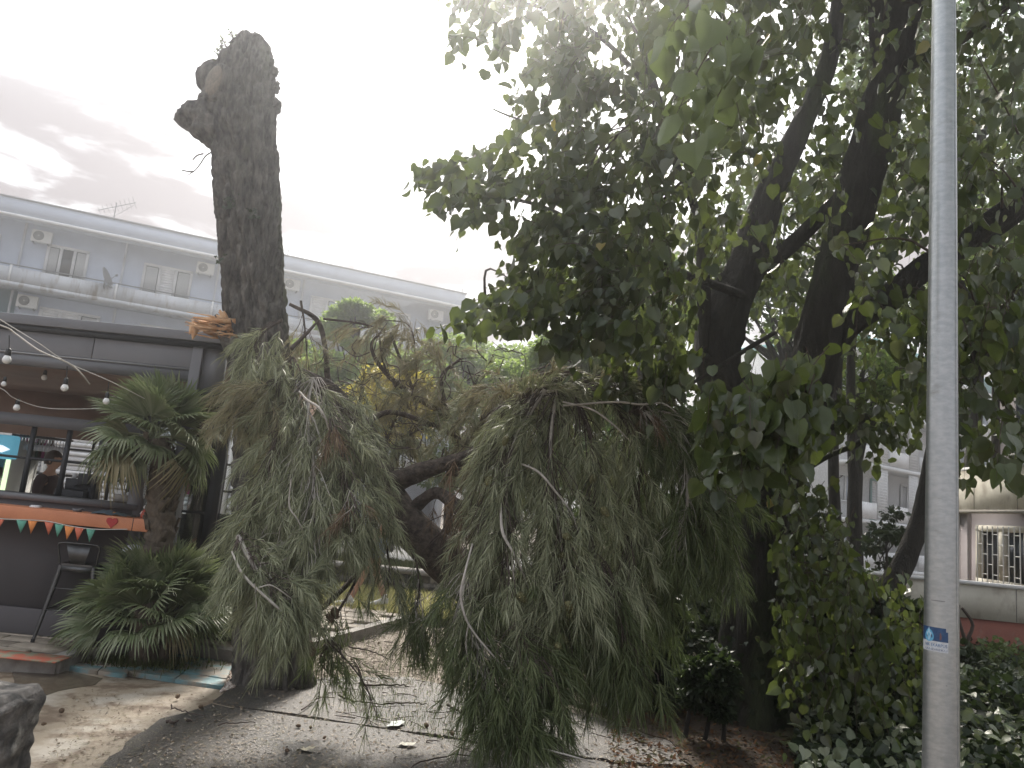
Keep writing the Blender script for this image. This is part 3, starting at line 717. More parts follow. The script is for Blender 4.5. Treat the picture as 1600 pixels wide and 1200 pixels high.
def dish():
    u, z = FA.at(166, 432, 1.25); c = FA.pt(u, 1.45, ZP + .1); w = thing('satellite_dish', c, 'grey satellite dish fixed to the top balcony rail', 'satellite dish')
    g = Geo(); ax = unit(FA.N * .25 + FA.D * .95 + np.array([0, 0, .45])); R = .5
    pr = [(0, .0)] + [(R * k / 6, .12 * (k / 6) ** 2) for k in range(1, 7)]; g.lathe(c, pr + [(r, h - .02) for r, h in pr[::-1]], 20, axis=ax); g.build('bowl', M_DK, w, smooth=True)
    g = Geo(); g.tube([c, c - np.array([0, 0, .4])], .03, 6); g.tube([c - np.array([0, 0, .4]), c - np.array([0, 0, .4]) - FA.N * .3], .03, 6); g.build('bracket', M_DK, w)
    g = Geo(); g.tube([c + np.array([0, 0, -.3]), c + ax * .45], .015, 5); g.lathe(c + ax * .45, [(0, 0), (.05, 0), (.05, .1), (0, .1)], 8, axis=ax); g.build('receiver', M_DK, w)
dish()

# ================================================================== bar kiosk with terrace counter
KY = 7.05                                   # front wall
def K(px, py, Y=KY): return P(px, py, Y)
def kiosk():
    x1 = K(328, 700, KY)[0] ; x0 = -8.6
    root = thing('bar_kiosk', (-4.5, KY, TZ), 'anthracite bar kiosk with open serving hatch, glazed end and orange counter', 'bar')
    zt = K(150, 506)[2]; zb = K(60, 573)[2]; zbeam0 = K(60, 664)[2]; zbeam1 = K(60, 650)[2]; zs = K(60, 783)[2]
    depth = 3.6
    g = Geo(); g.box((x0, KY - .12, zt - .09), (x1 + .06, KY + depth + .1, zt)); rf = g.build('roof', M_DK, root, bevel=.006)
    g = Geo(); g.box((x0, KY - .09, zt - .14), (x1 + .03, KY, zt - .093)); g.build('roof_trim', M_DK2, rf)
    # fascia: panels with seams
    xs = [x0, K(-250, 540)[0], K(-60, 540)[0], K(150, 545)[0], K(304, 555)[0]]
    for a, b in zip(xs[:-1], xs[1:]):
        g = Geo(); g.box((a + .004, KY - .05, zb + .12), (b - .004, KY - .005, zt - .145)); g.build('fascia_panel', M_DK, root, bevel=.003)
    g = Geo(); g.box((x0, KY - .055, zb + .10), (xs[-1], KY - .004, zb + .116)); g.build('light_strip', mat('trim_light', (0.3, 0.3, 0.31), .4), root)
    g = Geo(); g.box((x0, KY - .045, zb), (xs[-1], KY + .05, zb + .096)); g.build('lower_fascia', M_DK, root)
    g = Geo(); g.box((x0, KY + .0, zb + .1), (x1, KY + depth, zb + .14)); g.build('ceiling', M_BROWN, root)
    # corner frame and side
    g = Geo(); g.box((xs[-1] + .003, KY - .07, TZ), (xs[-1] + .10, KY + .05, zt - .095)); g.build('corner_post', M_DK, root, bevel=.004)
    xr = K(345, 690, 8.0)[0]; 
    g = Geo(); g.box((xs[-1] + .103, KY - .03, zb - .1), (x1 + .02, KY + .03, zt - .095)); g.build('side_fascia', M_DK, root)
    g = Geo(); g.box((x1 - .04, KY + .033, zb - .1), (x1 + .02, KY + depth, zt - .095)); g.build('side_fascia', M_BROWN, root)
    # beam across the opening and the dark steel grid
    xw = K(212, 700)[0]
    g = Geo(); g.box((x0, KY + .35, zbeam0), (xw, KY + .43, zbeam1 + .03)); g.build('hatch_beam', M_DK, root)
    gy = KY + .4
    def vline(px, py0, py1, w=.035): 
        a, b = K(px, py0, gy), K(px, py1, gy); x = (a[0]) ; g = Geo(); g.box((x - w / 2, gy - .02, zs), (x + w / 2, gy + .02, zbeam0 - .002)); g.build('mullion', M_DK2, root)
    for px in (48, 105, 158, -40, -130, -250): vline(px, 700, 780)
    zz = K(100, 721, gy)[2]; g = Geo(); g.box((x0, gy - .015, zz - .012), (xw, gy + .015, zz + .012)); g.build('transom', M_DK2, root)
    # front wall below, sill and counter
    xc = K(234, 815, KY - .3)[0]
    g = Geo(); g.box((x0, KY, TZ), (xw + .06, KY + .12, zs)); g.build('front_wall', M_BARW, root)
    zk = K(40, 949, KY)[2]; g = Geo(); g.box((x0, KY - .025, TZ + .002), (xw + .06, KY - .002, zk)); g.build('skirting', M_BARW, root, bevel=.004)
    g = Geo(); g.box((x0, KY - .02, zs), (xw + .1, KY + .45, zs + .05)); g.build('sill', M_DK, root)
    zc1, zc0 = K(100, 799, KY - .32)[2], K(100, 819, KY - .32)[2]
    g = Geo(); g.box((x0, KY - .32, zc0), (xc, KY - .003, zc1)); ct = g.build('counter', M_ORANGE, root, bevel=.004)
    g = Geo(); xq = K(208, 815, KY - .32)[0]; g.box((xq - .003, KY - .3215, zc0), (xq + .003, KY - .31, zc1)); g.build('counter_joint', M_DK2, ct)
    g = Geo(); g.box((xw, KY + .02, TZ), (K(228, 740)[0], KY + .1, zb)); g.build('column', M_DK, root)
    # glazed end: door posts and panes
    gy2 = 7.95
    for a, b in ((268, 283), (322, 340)):
        xa, xb = K(a, 800, gy2)[0], K(b, 800, gy2)[0]; g = Geo(); g.box((xa, gy2 - .03, TZ), (xb, gy2 + .03, zb + .1)); g.build('door_post', M_DK2, root)
    xa, xb = K(226, 800, gy2)[0], K(322, 800, gy2)[0]
    g = Geo(); g.box((xa, gy2 - .004, TZ + .06), (xb, gy2 + .004, zb)); g.build('pane', M_GLASS, root)
    g = Geo(); g.box((xa, gy2 - .02, TZ), (K(372, 950, gy2)[0], gy2 + .02, TZ + .055)); g.build('threshold', M_AC, root)
    zd = K(300, 800, gy2)[2]; g = Geo(); g.box((xa, gy2 - .02, zd - .012), (xb, gy2 + .02, zd + .012)); g.build('transom', M_DK2, root)
    xa2, xb2 = K(342, 800, gy2)[0], K(420, 800, gy2)[0]
    g = Geo(); g.box((xa2, gy2 - .02, TZ + .06), (xb2, gy2 + .02, K(350, 803, gy2)[2])); g.build('dark_panel', M_BLACK, root)
    # back: dark shelf wall on the left, grid of panes on the right
    by = KY + depth
    xm = K(-60, 740, by)[0]; xk = K(128, 740, by)[0]
    g = Geo(); g.box((x0, by - .06, TZ), (xm, by, zb + .1)); g.build('back_wall', M_BROWN, root)
    zlow = K(100, 784, by)[2]
    g = Geo(); g.box((xm, by - .06, TZ), (K(420, 800, by)[0], by, zlow)); g.build('back_parapet', M_DK2, root)
    ztop = K(150, 690, by)[2]
    g = Geo(); g.box((xm, by - .06, ztop), (K(212, 700, by)[0], by, zb + .1)); g.build('back_header', M_BROWN, root)
    for px in (-30, 12, 54, 98, 141, 174, 206, 248, 280, 292, 305, 352, 378):
        x = K(px, 740, by)[0]; g = Geo(); g.box((x - .018, by - .05, zlow + .002), (x + .018, by - .01, ztop - .002)); g.build('grid_bar', M_DK2, root)
    for pz in (706, 748):
        z = K(150, pz, by)[2]; g = Geo(); g.box((xm, by - .045, z - .015), (K(420, 800, by)[0], by - .015, z + .015)); g.build('grid_rail', M_DK2, root)
    # shelf with bottles on its own
    g = Geo(); zsh = K(60, 716, by - .5)[2]; g.box((K(22, 716, by - .5)[0], by - .62, zsh - .03), (K(80, 716, by - .5)[0], by - .42, zsh)); g.build('bottle_shelf', M_DK2, root)
    g = Geo(); zr_ = K(70, 686, by - .8)[2]; g.box((K(28, 688, by - .8)[0], by - .9, zr_), (K(108, 688, by - .8)[0], by - .7, zr_ + .025)); g.build('glass_rack', M_DK2, root)
    # inner counter
    g = Geo(); g.box((x0, KY + .47, TZ), (xw, KY + .95, zs + .02)); g.build('work_counter', M_DK, root)
    g = Geo(); g.box((x0, KY, 0.0), (xr, by, TZ - .001)); g.build('plinth', M_KERB, root)
    # heart
    g = Geo(); c = K(175, 816, KY - .325); t = np.linspace(0, 2 * np.pi, 32, endpoint=False)
    pts = [c + np.array([16 * math.sin(a) ** 3, 0, 13 * math.cos(a) - 5 * math.cos(2 * a) - 2 * math.cos(3 * a) - math.cos(4 * a)]) * .0031 for a in t]
    F = np.array(pts); Bk = F + np.array([0, .004, 0]); F = F - np.array([0, .006, 0]); cc = F.mean(0)
    g.add(np.vstack([F, cc[None]]), [(i, (i + 1) % 32, 32) for i in range(32)]); g.add(np.vstack([F, Bk]), [(i, (i + 1) % 32, 32 + (i + 1) % 32, 32 + i) for i in range(32)])
    h = g.build('heart', mat('red_heart', (0.42, 0.03, 0.03), .5))
    tag(h, 'small red heart sign on the orange counter front', 'heart sign')
    # pink poster
    g = Geo(); a, b = K(287, 752, by - .07), K(320, 775, by - .07); g.box((a[0], by - .075, b[2]), (b[0], by - .065, a[2])); o = g.build('pink_poster', M_PINK)
    tag(o, 'pink poster on the far glazing behind the tall palm', 'poster')
    return dict(zs=zs, zc1=zc1, zc0=zc0, by=by, zsh=zsh, zr=zr_, zb=zb, zt=zt)
KI = kiosk()

def roller_shop():
    w = thing('shuttered_shop', (-8, 16.5, 0), 'pale shop front with closed roller shutters seen through the bar', 'shop')
    y = 16.5
    g = Geo(); g.box((-16, y, 0), (-4.6, y + 5, 3.4)); g.build('wall', M_WHITE, w)
    x = -15.5
    while x < -5.5:
        g = Geo()
        for k in range(26): g.box((x, y - .06 - .03 * (k % 2), .35 + k * .1), (x + 1.75, y - .002, .35 + k * .1 + .085))
        g.build('shutter', M_WHITE, w); g = Geo(); g.box((x - .12, y - .12, 0), (x - .03, y - .01, 3.1)); g.build('post', M_AC, w); x += 1.95
roller_shop()

# ================================================================== right: cream house with barred window, its garden wall
def cream_house():
    X = 8.15; OV = .12; root = thing('cream_house', (X, 13, .2), 'cream and mauve house with a barred window, right of the lamp post', 'house')
    y1 = 13.7; zl = .2
    zw = 2.32
    g = Geo(); g.box((X, 11.52, 0), (X + 6, y1, zw)); g.build('wall', M_MAUVE, root)
    g = Geo(); g.box((X - OV, 9.5, zw + .002), (X + 6, y1 + .1, zw + .72)); g.build('balcony_band', M_CREAM, root)
    g = Geo(); g.box((X - OV - .03, 9.48, zw + .722), (X + 6, y1 + .13, zw + .78)); g.build('band_coping', M_WHITE, root)
    for yj in (10.6, 11.9, 13.0):
        g = Geo(); g.box((X - OV - .004, yj - .006, zw + .01), (X - OV + .01, yj + .006, zw + .71)); g.build('band_joint', M_KERB, root)
    g = Geo(); g.box((X - OV - .02, 9.5, zw + .002), (X - OV - .001, y1 + .1, zw + .05)); g.build('drip_edge', M_KERB, root)
    g = Geo(); g.box((X + .6, 9.5, zw + .79), (X + 6, y1 - .3, 6.4)); g.build('upper_wall', M_MAUVE, root)
    g = Geo(); g.box((X - .06, y1 - .12, zl), (X - .003, y1 - .0, zw - .003)); g.build('corner_trim', M_WHITE, root)
    g = Geo(); g.tube([(X - .05, y1 - .45, zl), (X - .05, y1 - .45, zw)], .035, 8); g.build('downspout', M_MAUVE, root)
    for wy0, wy1 in ((11.66, 12.98),):
        z0, z1 = 1.15, 2.12
        g = Geo(); g.box((X - .04, wy0 + .12, z0 + .1), (X - .003, wy1 - .12, z1 - .1)); w = g.build('window', M_DKGLASS, root)
        g = Geo()
        for a, b, c, d in ((wy0, wy1, z1 - .1, z1), (wy0, wy1, z0, z0 + .1), (wy0, wy0 + .12, z0 + .102, z1 - .102), (wy1 - .12, wy1, z0 + .102, z1 - .102), ((wy0 + wy1) / 2 - .06, (wy0 + wy1) / 2 + .06, z0 + .102, z1 - .102)):
            g.box((X - .11, a, c), (X - .005, b, d))
        g.build('frame', M_CREAM, w)
        g = Geo(); n = 8
        for k in range(n + 1):
            y = wy0 + .13 + (wy1 - wy0 - .26) * k / n; g.tube([(X - .16, y, z0 + .02), (X - .16, y, z1 - .02)], .009, 5)
            if k < n:
                yb = y + (wy1 - wy0 - .26) / n
                for q in range(3):
                    z = z0 + .18 + q * .32 + (.16 if k % 2 else 0)
                    if z < z1 - .03: g.tube([(X - .16, y, z), (X - .16, yb, z)], .008, 4)
        g.build('grille', M_FRAMEW, w)
    # upper balcony door, mostly hidden by leaves
    g = Geo(); g.box((X + .55, 11.5, zw + .8), (X + .598, 12.9, 5.2)); g.build('balcony_door', M_DKGLASS, root)
cream_house()
def garden_wall():
    a, b, c = G(1440, 1003, .2), G(1508, 1006, .2), G(1680, 1018, .2)
    w = thing('garden_wall', a, 'low cream garden wall on a red brown plinth before the barred window', 'wall')
    b = np.array([*P(1508, 1000, 11.3)[:2], 0]); a = b; c = np.array([*P(1680, 1010, 11.22)[:2], 0])
    d = unit((c - b)[:2]); zt_, zm_ = P(1508, 907, 11.3)[2], P(1508, 965, 11.3)[2]; L = np.linalg.norm(c[:2] - b[:2]) + 1.5; o = b[:2] - d * 2.6; L += 2.6
    bs = [(d[0], d[1], 0), (-d[1], d[0], 0), (0, 0, 1)]; og = (o[0], o[1], 0)
    g = Geo(); g.box((0, 0, 0), (L, .2, zm_), 0, bs, og); g.build('plinth', M_REDB, w)
    g = Geo(); g.box((.0, -.03, zm_ + .002), (L, .19, zt_ - .05), 0, bs, og); g.build('parapet', M_CREAM, w)
    for k in range(4):
        g = Geo(); g.box((1.0 + k * 1.15, -.034, zm_ + .01), (1.012 + k * 1.15, -.02, zt_ - .055));
        g.V[-1] = g.V[-1] @ np.array(bs) + np.array(og); g.build('joint', M_KERB, w)
    g = Geo(); g.box((0, -.07, zt_ - .048), (L, .21, zt_), 0, bs, og); g.build('coping', M_WHITE, w)
garden_wall()

# ================================================================== far white block, seen under the branches
FW = Facade(P(1340, 840, 40), math.radians(56))
def white_block():
    root = thing('white_apartment_block', FW.pt(5, 0, 0), 'white four storey apartment block with pierced screens and blue door, far behind the leaning trunk', 'apartment block')
    zs = FW.at(1345, 815)[1]; H = 2.85
    g = Geo(); FW.box(g, -2.5, 16, -10, 0, -.05, zs + 3 * H + .6); g.build('wall', M_WHITE, root)
    g = Geo(); FW.box(g, -2.8, 16.3, -10.2, 1.4, zs + 3 * H + .602, zs + 3 * H + .85); g.build('roof', mat('turquoise_eave', (0.12, 0.42, 0.42), .7), root)
    for lev in range(-1, 4):
        z = zs + (lev - 0) * H - .12
        if z < 0: z = .3
        g = Geo(); FW.box(g, -2.5, 16, .003, 1.3, z, z + .2); g.build('balcony_slab', M_WHITE, root)
        if lev == 3: continue
        for k in range(6):
            u = -2.3 + k * 3
            g = Geo(); FW.box(g, u, u + 1.85, 1.2, 1.27, z + .25, z + 1.05); b = g.build('balcony_panel', M_WHITE, root)
            g = Geo()                                   # pierced screen between balconies
            for q in range(8): FW.box(g, u + 1.95 + q * .12, u + 2.0 + q * .12, 1.2, 1.26, z + .22, z + H - .02)
            for q in range(18): FW.box(g, u + 1.95, u + 2.86, 1.205, 1.25, z + .25 + q * .145, z + .3 + q * .145)
            g.build('pierced_screen', M_WHITE, root)
            window(FW, root, u + .3, u + 1.6, z + .35 if k % 2 else z + 1.1, z + 2.35, 2, shutter=[0] if (k + lev) % 2 else None, fr=mat('sea_green_frame', (0.18, 0.33, 0.32), .6) if k % 2 else M_FRAMEW)
white_block()
# ================================================================== leaf masses
HEART_V = np.array([(0, .42, -.03), (0, 0, 0), (-.24, -.06, .07), (-.42, .16, .17), (-.38, .52, .13), (-.15, .84, -.03), (.02, 1.0, -.16), (.16, .82, .0), (.43, .50, .08), (.47, .14, .12), (.26, -.09, .05)])
HEART_F = np.array([(0, i, i + 1) for i in range(1, 10)] + [(0, 10, 1)])
OVAL_V = np.array([(0, 0, 0), (.32, .4, .06), (0, 1, 0), (-.32, .4, .06)]); OVAL_F = np.array([(0, 1, 2), (0, 2, 3)])
LOBE_V = np.array([(0, .35, 0), (0, 0, 0), (-.38, .0, .04), (-.5, .38, .07), (-.2, .5, .0), (0, 1, -.06), (.2, .5, 0), (.5, .38, .07), (.38, 0, .04)])
LOBE_F = np.array([(0, i, i + 1) for i in range(1, 8)] + [(0, 8, 1)])
def place(P0, T, Nn, S, TV=HEART_V, TF=HEART_F):
    T = unit(T); X = unit(np.cross(T, Nn)); Z = np.cross(X, T); n = len(P0)
    V = P0[:, None] + S[:, None, None] * (TV[None, :, :1] * X[:, None] + TV[None, :, 1:2] * T[:, None] + TV[None, :, 2:] * Z[:, None])
    return V.reshape(-1, 3), (TF[None] + (np.arange(n) * len(TV))[:, None, None]).reshape(-1, 3)
def rnd3(n): return unit(RNG.normal(0, 1, (n, 3)))

def twig_leaves(b, d, L, n, size, droop=.5):
    """one leafy twig: stem points and leaf frames"""
    d = unit(d); t = np.linspace(.08, 1, n); g = np.array([0, 0, -1.0])
    pts = b + d * (t * L)[:, None] + g * (droop * L * t ** 2)[:, None]
    side = unit(np.cross(d, (0, 0, 1)) + 1e-3) * np.where(np.arange(n) % 2, 1, -1)[:, None]
    T = unit(side * .45 + d * .35 + g * (.95 + .3 * RNG.random((n, 1))) + RNG.normal(0, .45, (n, 3)))
    Nn = unit(RNG.normal(0, 1.1, (n, 3)) + np.array([0, -.25, .45]) + side * .4)
    off = side * (.02 + .03 * RNG.random((n, 1))) + RNG.normal(0, .012, (n, 3))
    return pts, pts + off, T, Nn, size * RNG.uniform(.42, 1.2, n)

def in_view(p):
    d = (np.asarray(p) - CAM) @ CMn
    return d[2] < 0 and abs(d[0] / -d[2]) < .70 and abs(d[1] / -d[2]) < .53

# ================================================================== the big linden on the right
def linden():
    base = G(1185, 1128, 0)
    root = thing('linden_tree', (base[0], base[1], 0), 'large dark broadleaf tree with forked trunk and overhanging crown, right of the fallen pine', 'tree')
    def bark(p, an, t, r):
        return np.array([.10 * r * math.sin(a * 5 + p[2] * 1.3) + .055 * noise.noise(Vector((math.cos(a) * 3.4, math.sin(a) * 3.4, p[2] * 2.2))) * (r / .2) + .03 * abs(noise.noise(Vector((math.cos(a) * 9, math.sin(a) * 9, p[2] * 4.5)))) * min(1, r / .15) for a in an])
    LIMBS = []
    def limb(name, ctrl, n=40, sides=28, parent=root, m=M_LBARK):
        p, r = pxcurve(ctrl, n); r = r * .86; g = Geo(); g.tube(p, r, sides, fn=bark); o = g.build(name, m, parent, smooth=True); LIMBS.append((p, r)); return o
    Y = base[1]
    limb('trunk', [(1180, 1140, Y, 190), (1182, 1080, Y, 140), (1183, 980, Y, 122), (1185, 860, Y, 116), (1190, 760, Y, 122), (1196, 690, Y - .02, 150), (1200, 640, Y - .05, 120)], 70, 40)
    limb('trunk', [(1175, 700, Y, 96), (1140, 630, Y + .05, 82), (1118, 560, Y + .1, 76), (1128, 500, Y + .1, 72), (1165, 420, Y + .15, 62), (1195, 330, Y + .2, 52), (1235, 230, Y + .2, 40), (1290, 110, Y + .2, 30), (1310, 0, Y + .3, 24), (1320, -120, Y + .4, 18)], 60)
    limb('trunk', [(1205, 700, Y, 92), (1245, 640, Y - .1, 84), (1272, 570, Y - .2, 76), (1290, 480, Y - .3, 66), (1325, 350, Y - .4, 66), (1360, 230, Y - .5, 66), (1392, 120, Y - .6, 62), (1405, 40, Y - .6, 58), (1440, -60, Y - .7, 50), (1500, -220, Y - .8, 36)], 60)
    limb('branch', [(1282, 560, Y - .15, 50), (1330, 505, Y - .2, 44), (1400, 455, Y - .3, 42), (1450, 415, Y - .35, 42), (1520, 370, Y - .5, 42), (1600, 315, Y - .7, 44), (1720, 240, Y - .9, 36)], 44)
    limb('branch', [(1165, 430, Y + .1, 30), (1215, 400, Y, 28), (1270, 350, Y - .1, 24), (1310, 310, Y - .3, 20)], 20, 12)
    limb('branch', [(1100, 560, Y, 20), (1098, 440, Y - .1, 24), (1090, 340, Y - .2, 16), (1050, 240, Y - .4, 14), (1025, 150, Y - .5, 18), (1000, 60, Y - .6, 12)], 24, 10)
    limb('branch', [(1160, 460, Y - .1, 16), (1050, 420, Y - .5, 14), (940, 370, Y - .8, 10), (840, 320, Y - 1, 7), (720, 300, Y - 1.1, 4)], 24, 8)
    limb('branch', [(1025, 150, Y - .5, 12), (940, 60, Y - .8, 9), (840, 10, Y - 1, 7), (730, 0, Y - 1.2, 3)], 24, 7)
    limb('branch', [(940, 370, Y - .8, 8), (860, 220, Y - 1, 6), (770, 170, Y - 1.1, 3)], 18, 6)
    limb('branch', [(1120, 560, Y, 14), (1000, 540, Y - .4, 12), (880, 500, Y - .6, 8), (760, 490, Y - .7, 4)], 24, 8)
    limb('branch', [(1390, 130, Y - .6, 34), (1372, 60, Y - .7, 28), (1366, -60, Y - .8, 22)], 10, 12)
    limb('branch', [(1395, 120, Y - .6, 26), (1430, 95, Y - .8, 24), (1490, 70, Y - 1, 18), (1600, -10, Y - 1.3, 12)], 14, 10)
    limb('branch', [(1290, 670, Y + .2, 10), (1330, 660, Y + .1, 16), (1374, 646, Y, 15)], 10, 10)
    limb('branch', [(1220, 760, Y + .1, 12), (1290, 715, Y + .05, 10), (1345, 690, Y, 10), (1370, 650, Y, 9)], 14, 8)
    limb('branch', [(1210, 520, Y, 8), (1160, 550, Y - .3, 9), (1080, 600, Y - .6, 6)], 12, 8)
    limb('branch', [(1500, 440, 4.9, 9), (1530, 500, 4.8, 8), (1520, 560, 4.8, 7), (1510, 600, 4.8, 5)], 12, 8)
    limb('branch', [(1520, 600, 4.6, 7), (1580, 480, 4.7, 9), (1640, 400, 4.8, 10)], 12, 8)
    allp = np.vstack([p for p, r in LIMBS])
    def topx(p):
        r = (p - CAM) @ CMn; return np.stack([800 + FPX * r[:, 0] / -r[:, 2], 600 - FPX * r[:, 1] / -r[:, 2]], -1)
    LPX = np.vstack([topx(p) for p, r in LIMBS[:5]]); LPW = np.concatenate([[q / mpp(x) for x, q in zip(p, r)] for p, r in LIMBS[:5]])
    R = [  # polygon, near Y, far Y, twigs, leaf size, direction in the picture plane, twig length
        ([(700, -60), (900, -60), (960, 240), (830, 230), (800, 140), (740, 90)], 4.3, 5.8, 88, .10, (-.6, -.4), .34),
        ([(655, 262), (700, 235), (960, 240), (960, 400), (840, 380), (760, 350), (690, 310)], 4.3, 5.6, 84, .105, (-.9, -.1), .32),
        ([(700, 512), (770, 450), (830, 395), (960, 370), (980, 545), (860, 515), (790, 515)], 4.4, 5.8, 100, .10, (-.8, -.3), .3),
        ([(860, -60), (1010, -60), (1060, 560), (960, 560), (900, 300)], 4.4, 7, 160, .10, (-.5, -.4), .36),
        ([(1000, -60), (1670, -60), (1670, 560), (1480, 580), (1300, 480), (1180, 470), (1060, 560), (990, 540)], 4.3, 7.6, 640, .105, (-.1, -.4), .38),
        ([(1000, -60), (1300, -60), (1260, 200), (1040, 260)], 3.0, 4.2, 16, .10, (-.4, -.5), .3),
        ([(1380, 480), (1500, 440), (1670, 380), (1670, 720), (1560, 750), (1500, 700), (1450, 640), (1400, 600)], 4.0, 6.6, 120, .105, (.1, -.6), .36),
        ([(1290, 620), (1440, 600), (1450, 680), (1370, 700), (1320, 680)], 5.6, 7, 22, .10, (.2, -.6), .3),
        ([(1095, 580), (1300, 570), (1275, 680), (1180, 725), (1110, 700)], 3.5, 4.2, 40, .12, (-.2, -.9), .26),
        ([(955, 530), (1090, 555), (1060, 625), (965, 615)], 5, 6, 26, .11, (-.2, -.8), .28),
        ([(1210, 740), (1300, 770), (1340, 900), (1445, 930), (1445, 1110), (1320, 1130), (1220, 1090)], 5.3, 6.9, 190, .09, (.1, -.8), .34),
        ([(1060, 10), (1180, 10), (1180, 150), (1085, 160)], 2.15, 2.5, 8, .10, (-.3, -.6), .2),
        ([(1040, -60), (1670, -60), (1670, 560), (1080, 520)], 8, 11, 430, .13, (0, -.5), .45),
    ]
    stems = Geo(); LP, LT, LN, LS, LM = [], [], [], [], []; tw = []
    for ri, (poly, y0, y1, n, size, dr, L) in enumerate(R):
        q = sample_poly(poly, n); ys = RNG.uniform(y0, y1, n)
        if ri < 8:                                      # keep the limbs in the open: few twigs hang before them
            near = np.min(np.linalg.norm(q[:, None] - LPX[None], axis=2) - LPW[None] - 16, axis=1) < 0
            ys = np.where(near & (RNG.random(n) < .85), base[1] + RNG.uniform(.1, 1.2, n), ys)
        for (x, y), yy in zip(q, ys):
            b = P(x, y, yy)
            if b[2] < .15: continue
            d = np.array([dr[0], RNG.uniform(-.6, .4), dr[1]]) + RNG.normal(0, .42, 3); l = L * RNG.uniform(.7, 1.25)
            b = b - unit(d) * l * .5 - np.array([0, 0, -.12 * l])
            st, p, T, Nn, S = twig_leaves(b, d, l, int(RNG.integers(7, 12)), size)
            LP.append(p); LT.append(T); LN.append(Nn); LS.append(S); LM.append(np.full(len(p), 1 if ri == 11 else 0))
            stems.tube(np.vstack([b[None], st]), np.linspace(.0035, .0012, len(st) + 1), 3, caps=False); tw.append((b, d))
    # the crown goes on over the camera and to the right, above and beside the frame
    k = 0
    while k < 460:
        b = RNG.uniform((.6, -2.5, 4.4), (7.5, 5.5, 8.2))
        if in_view(b) or b[2] < 3.6 + .85 * max(0, b[1]): continue
        st, p, T, Nn, S = twig_leaves(b, RNG.normal(0, 1, 3), .5, 11, .14); k += 1
        LP.append(p); LT.append(T); LN.append(Nn); LS.append(S); LM.append(np.zeros(len(p)))
    k = 0
    while k < 1000:  # unseen large-leaved twigs, added to block the sun from the ground below
        b = RNG.uniform((.5, 4.5, 6), (6.5, 13, 12))
        if in_view(b - np.array([0, 0, .5])) or b[2] < 2.2 + .76 * b[1]: continue
        st, p, T, Nn, S = twig_leaves(b, RNG.normal(0, 1, 3), .6, 12, .2); k += 1
        LP.append(p); LT.append(T); LN.append(Nn); LS.append(S); LM.append(np.zeros(len(p)))
    k = 0
    while k < 90:
        b = RNG.uniform((3.6, .5, 1.2), (7.5, 7, 5.5))
        if in_view(b): continue
        st, p, T, Nn, S = twig_leaves(b, RNG.normal(0, 1, 3), .5, 11, .13); k += 1
        LP.append(p); LT.append(T); LN.append(Nn); LS.append(S); LM.append(np.zeros(len(p)))
    # boughs that carry the twigs back to the limbs
    for b, d in random.sample(tw, 150):
        j = np.argmin(np.linalg.norm(allp - b, axis=1) + .3 * np.abs(allp[:, 2] - b[2] + .3)); a = allp[j]; Ld = np.linalg.norm(b - a)
        if Ld > 1.5 or Ld < .25: continue
        mid = (a + b) / 2 + np.array([0, 0, .16 * Ld]) + RNG.normal(0, .05 * Ld, 3)
        c = curve_pts([a, mid, b], 9); stems.tube(c, np.linspace(.006 + .007 * Ld, .003, 9), 5, caps=False, rough=.08)
    g = stems.build('twigs', M_TWIGD, root); g['kind'] = 'stuff'
    LP, LT, LN, LS, LM = map(np.concatenate, (LP, LT, LN, LS, LM))
    rel = (LP - CAM) @ CMn; vis = (rel[:, 2] < 0) & (np.abs(rel[:, 0] / rel[:, 2]) < .68) & (np.abs(rel[:, 1] / rel[:, 2]) < .51)
    app = np.where(vis, LS / np.abs(rel[:, 2]), 0); order = np.argsort(-app); big = order[:296]; rest = order[296:]
    shapes = []
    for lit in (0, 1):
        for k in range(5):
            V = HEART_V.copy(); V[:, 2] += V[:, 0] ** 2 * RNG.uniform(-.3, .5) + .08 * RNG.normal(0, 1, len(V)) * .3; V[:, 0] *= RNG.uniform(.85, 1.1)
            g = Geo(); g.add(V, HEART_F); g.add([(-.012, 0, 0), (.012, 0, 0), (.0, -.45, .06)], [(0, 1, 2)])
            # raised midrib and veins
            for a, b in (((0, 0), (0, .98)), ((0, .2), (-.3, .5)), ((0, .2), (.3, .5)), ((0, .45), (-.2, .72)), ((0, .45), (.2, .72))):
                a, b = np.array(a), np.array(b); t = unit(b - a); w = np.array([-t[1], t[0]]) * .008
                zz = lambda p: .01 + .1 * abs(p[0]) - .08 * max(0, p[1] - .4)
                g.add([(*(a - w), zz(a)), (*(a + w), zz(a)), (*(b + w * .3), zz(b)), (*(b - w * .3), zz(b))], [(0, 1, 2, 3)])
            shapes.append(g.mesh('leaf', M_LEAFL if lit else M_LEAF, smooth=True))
    ro = wloc(root)
    for i in big:
        T = unit(LT[i]); X = unit(np.cross(T, LN[i])); Z = np.cross(X, T)
        o = bpy.data.objects.new('leaf', shapes[int(LM[i]) * 5 + random.randrange(5)]); COL.objects.link(o); o.parent = root
        M = Matrix(((X[0], T[0], Z[0]), (X[1], T[1], Z[1]), (X[2], T[2], Z[2]))).to_4x4()
        o.matrix_basis = Matrix.Translation(Vector(LP[i] - ro)) @ M @ Matrix.Scale(float(LS[i]), 4)
    g = Geo(); g.add(*place(LP[rest], LT[rest], LN[rest], LS[rest])); o = g.build('foliage', M_LEAF, root, smooth=True); o['kind'] = 'stuff'
    # ivy on the trunk
    p, r = LIMBS[0]; n = 900; k = RNG.integers(0, len(p), n); th = RNG.uniform(0, 6.28, n)
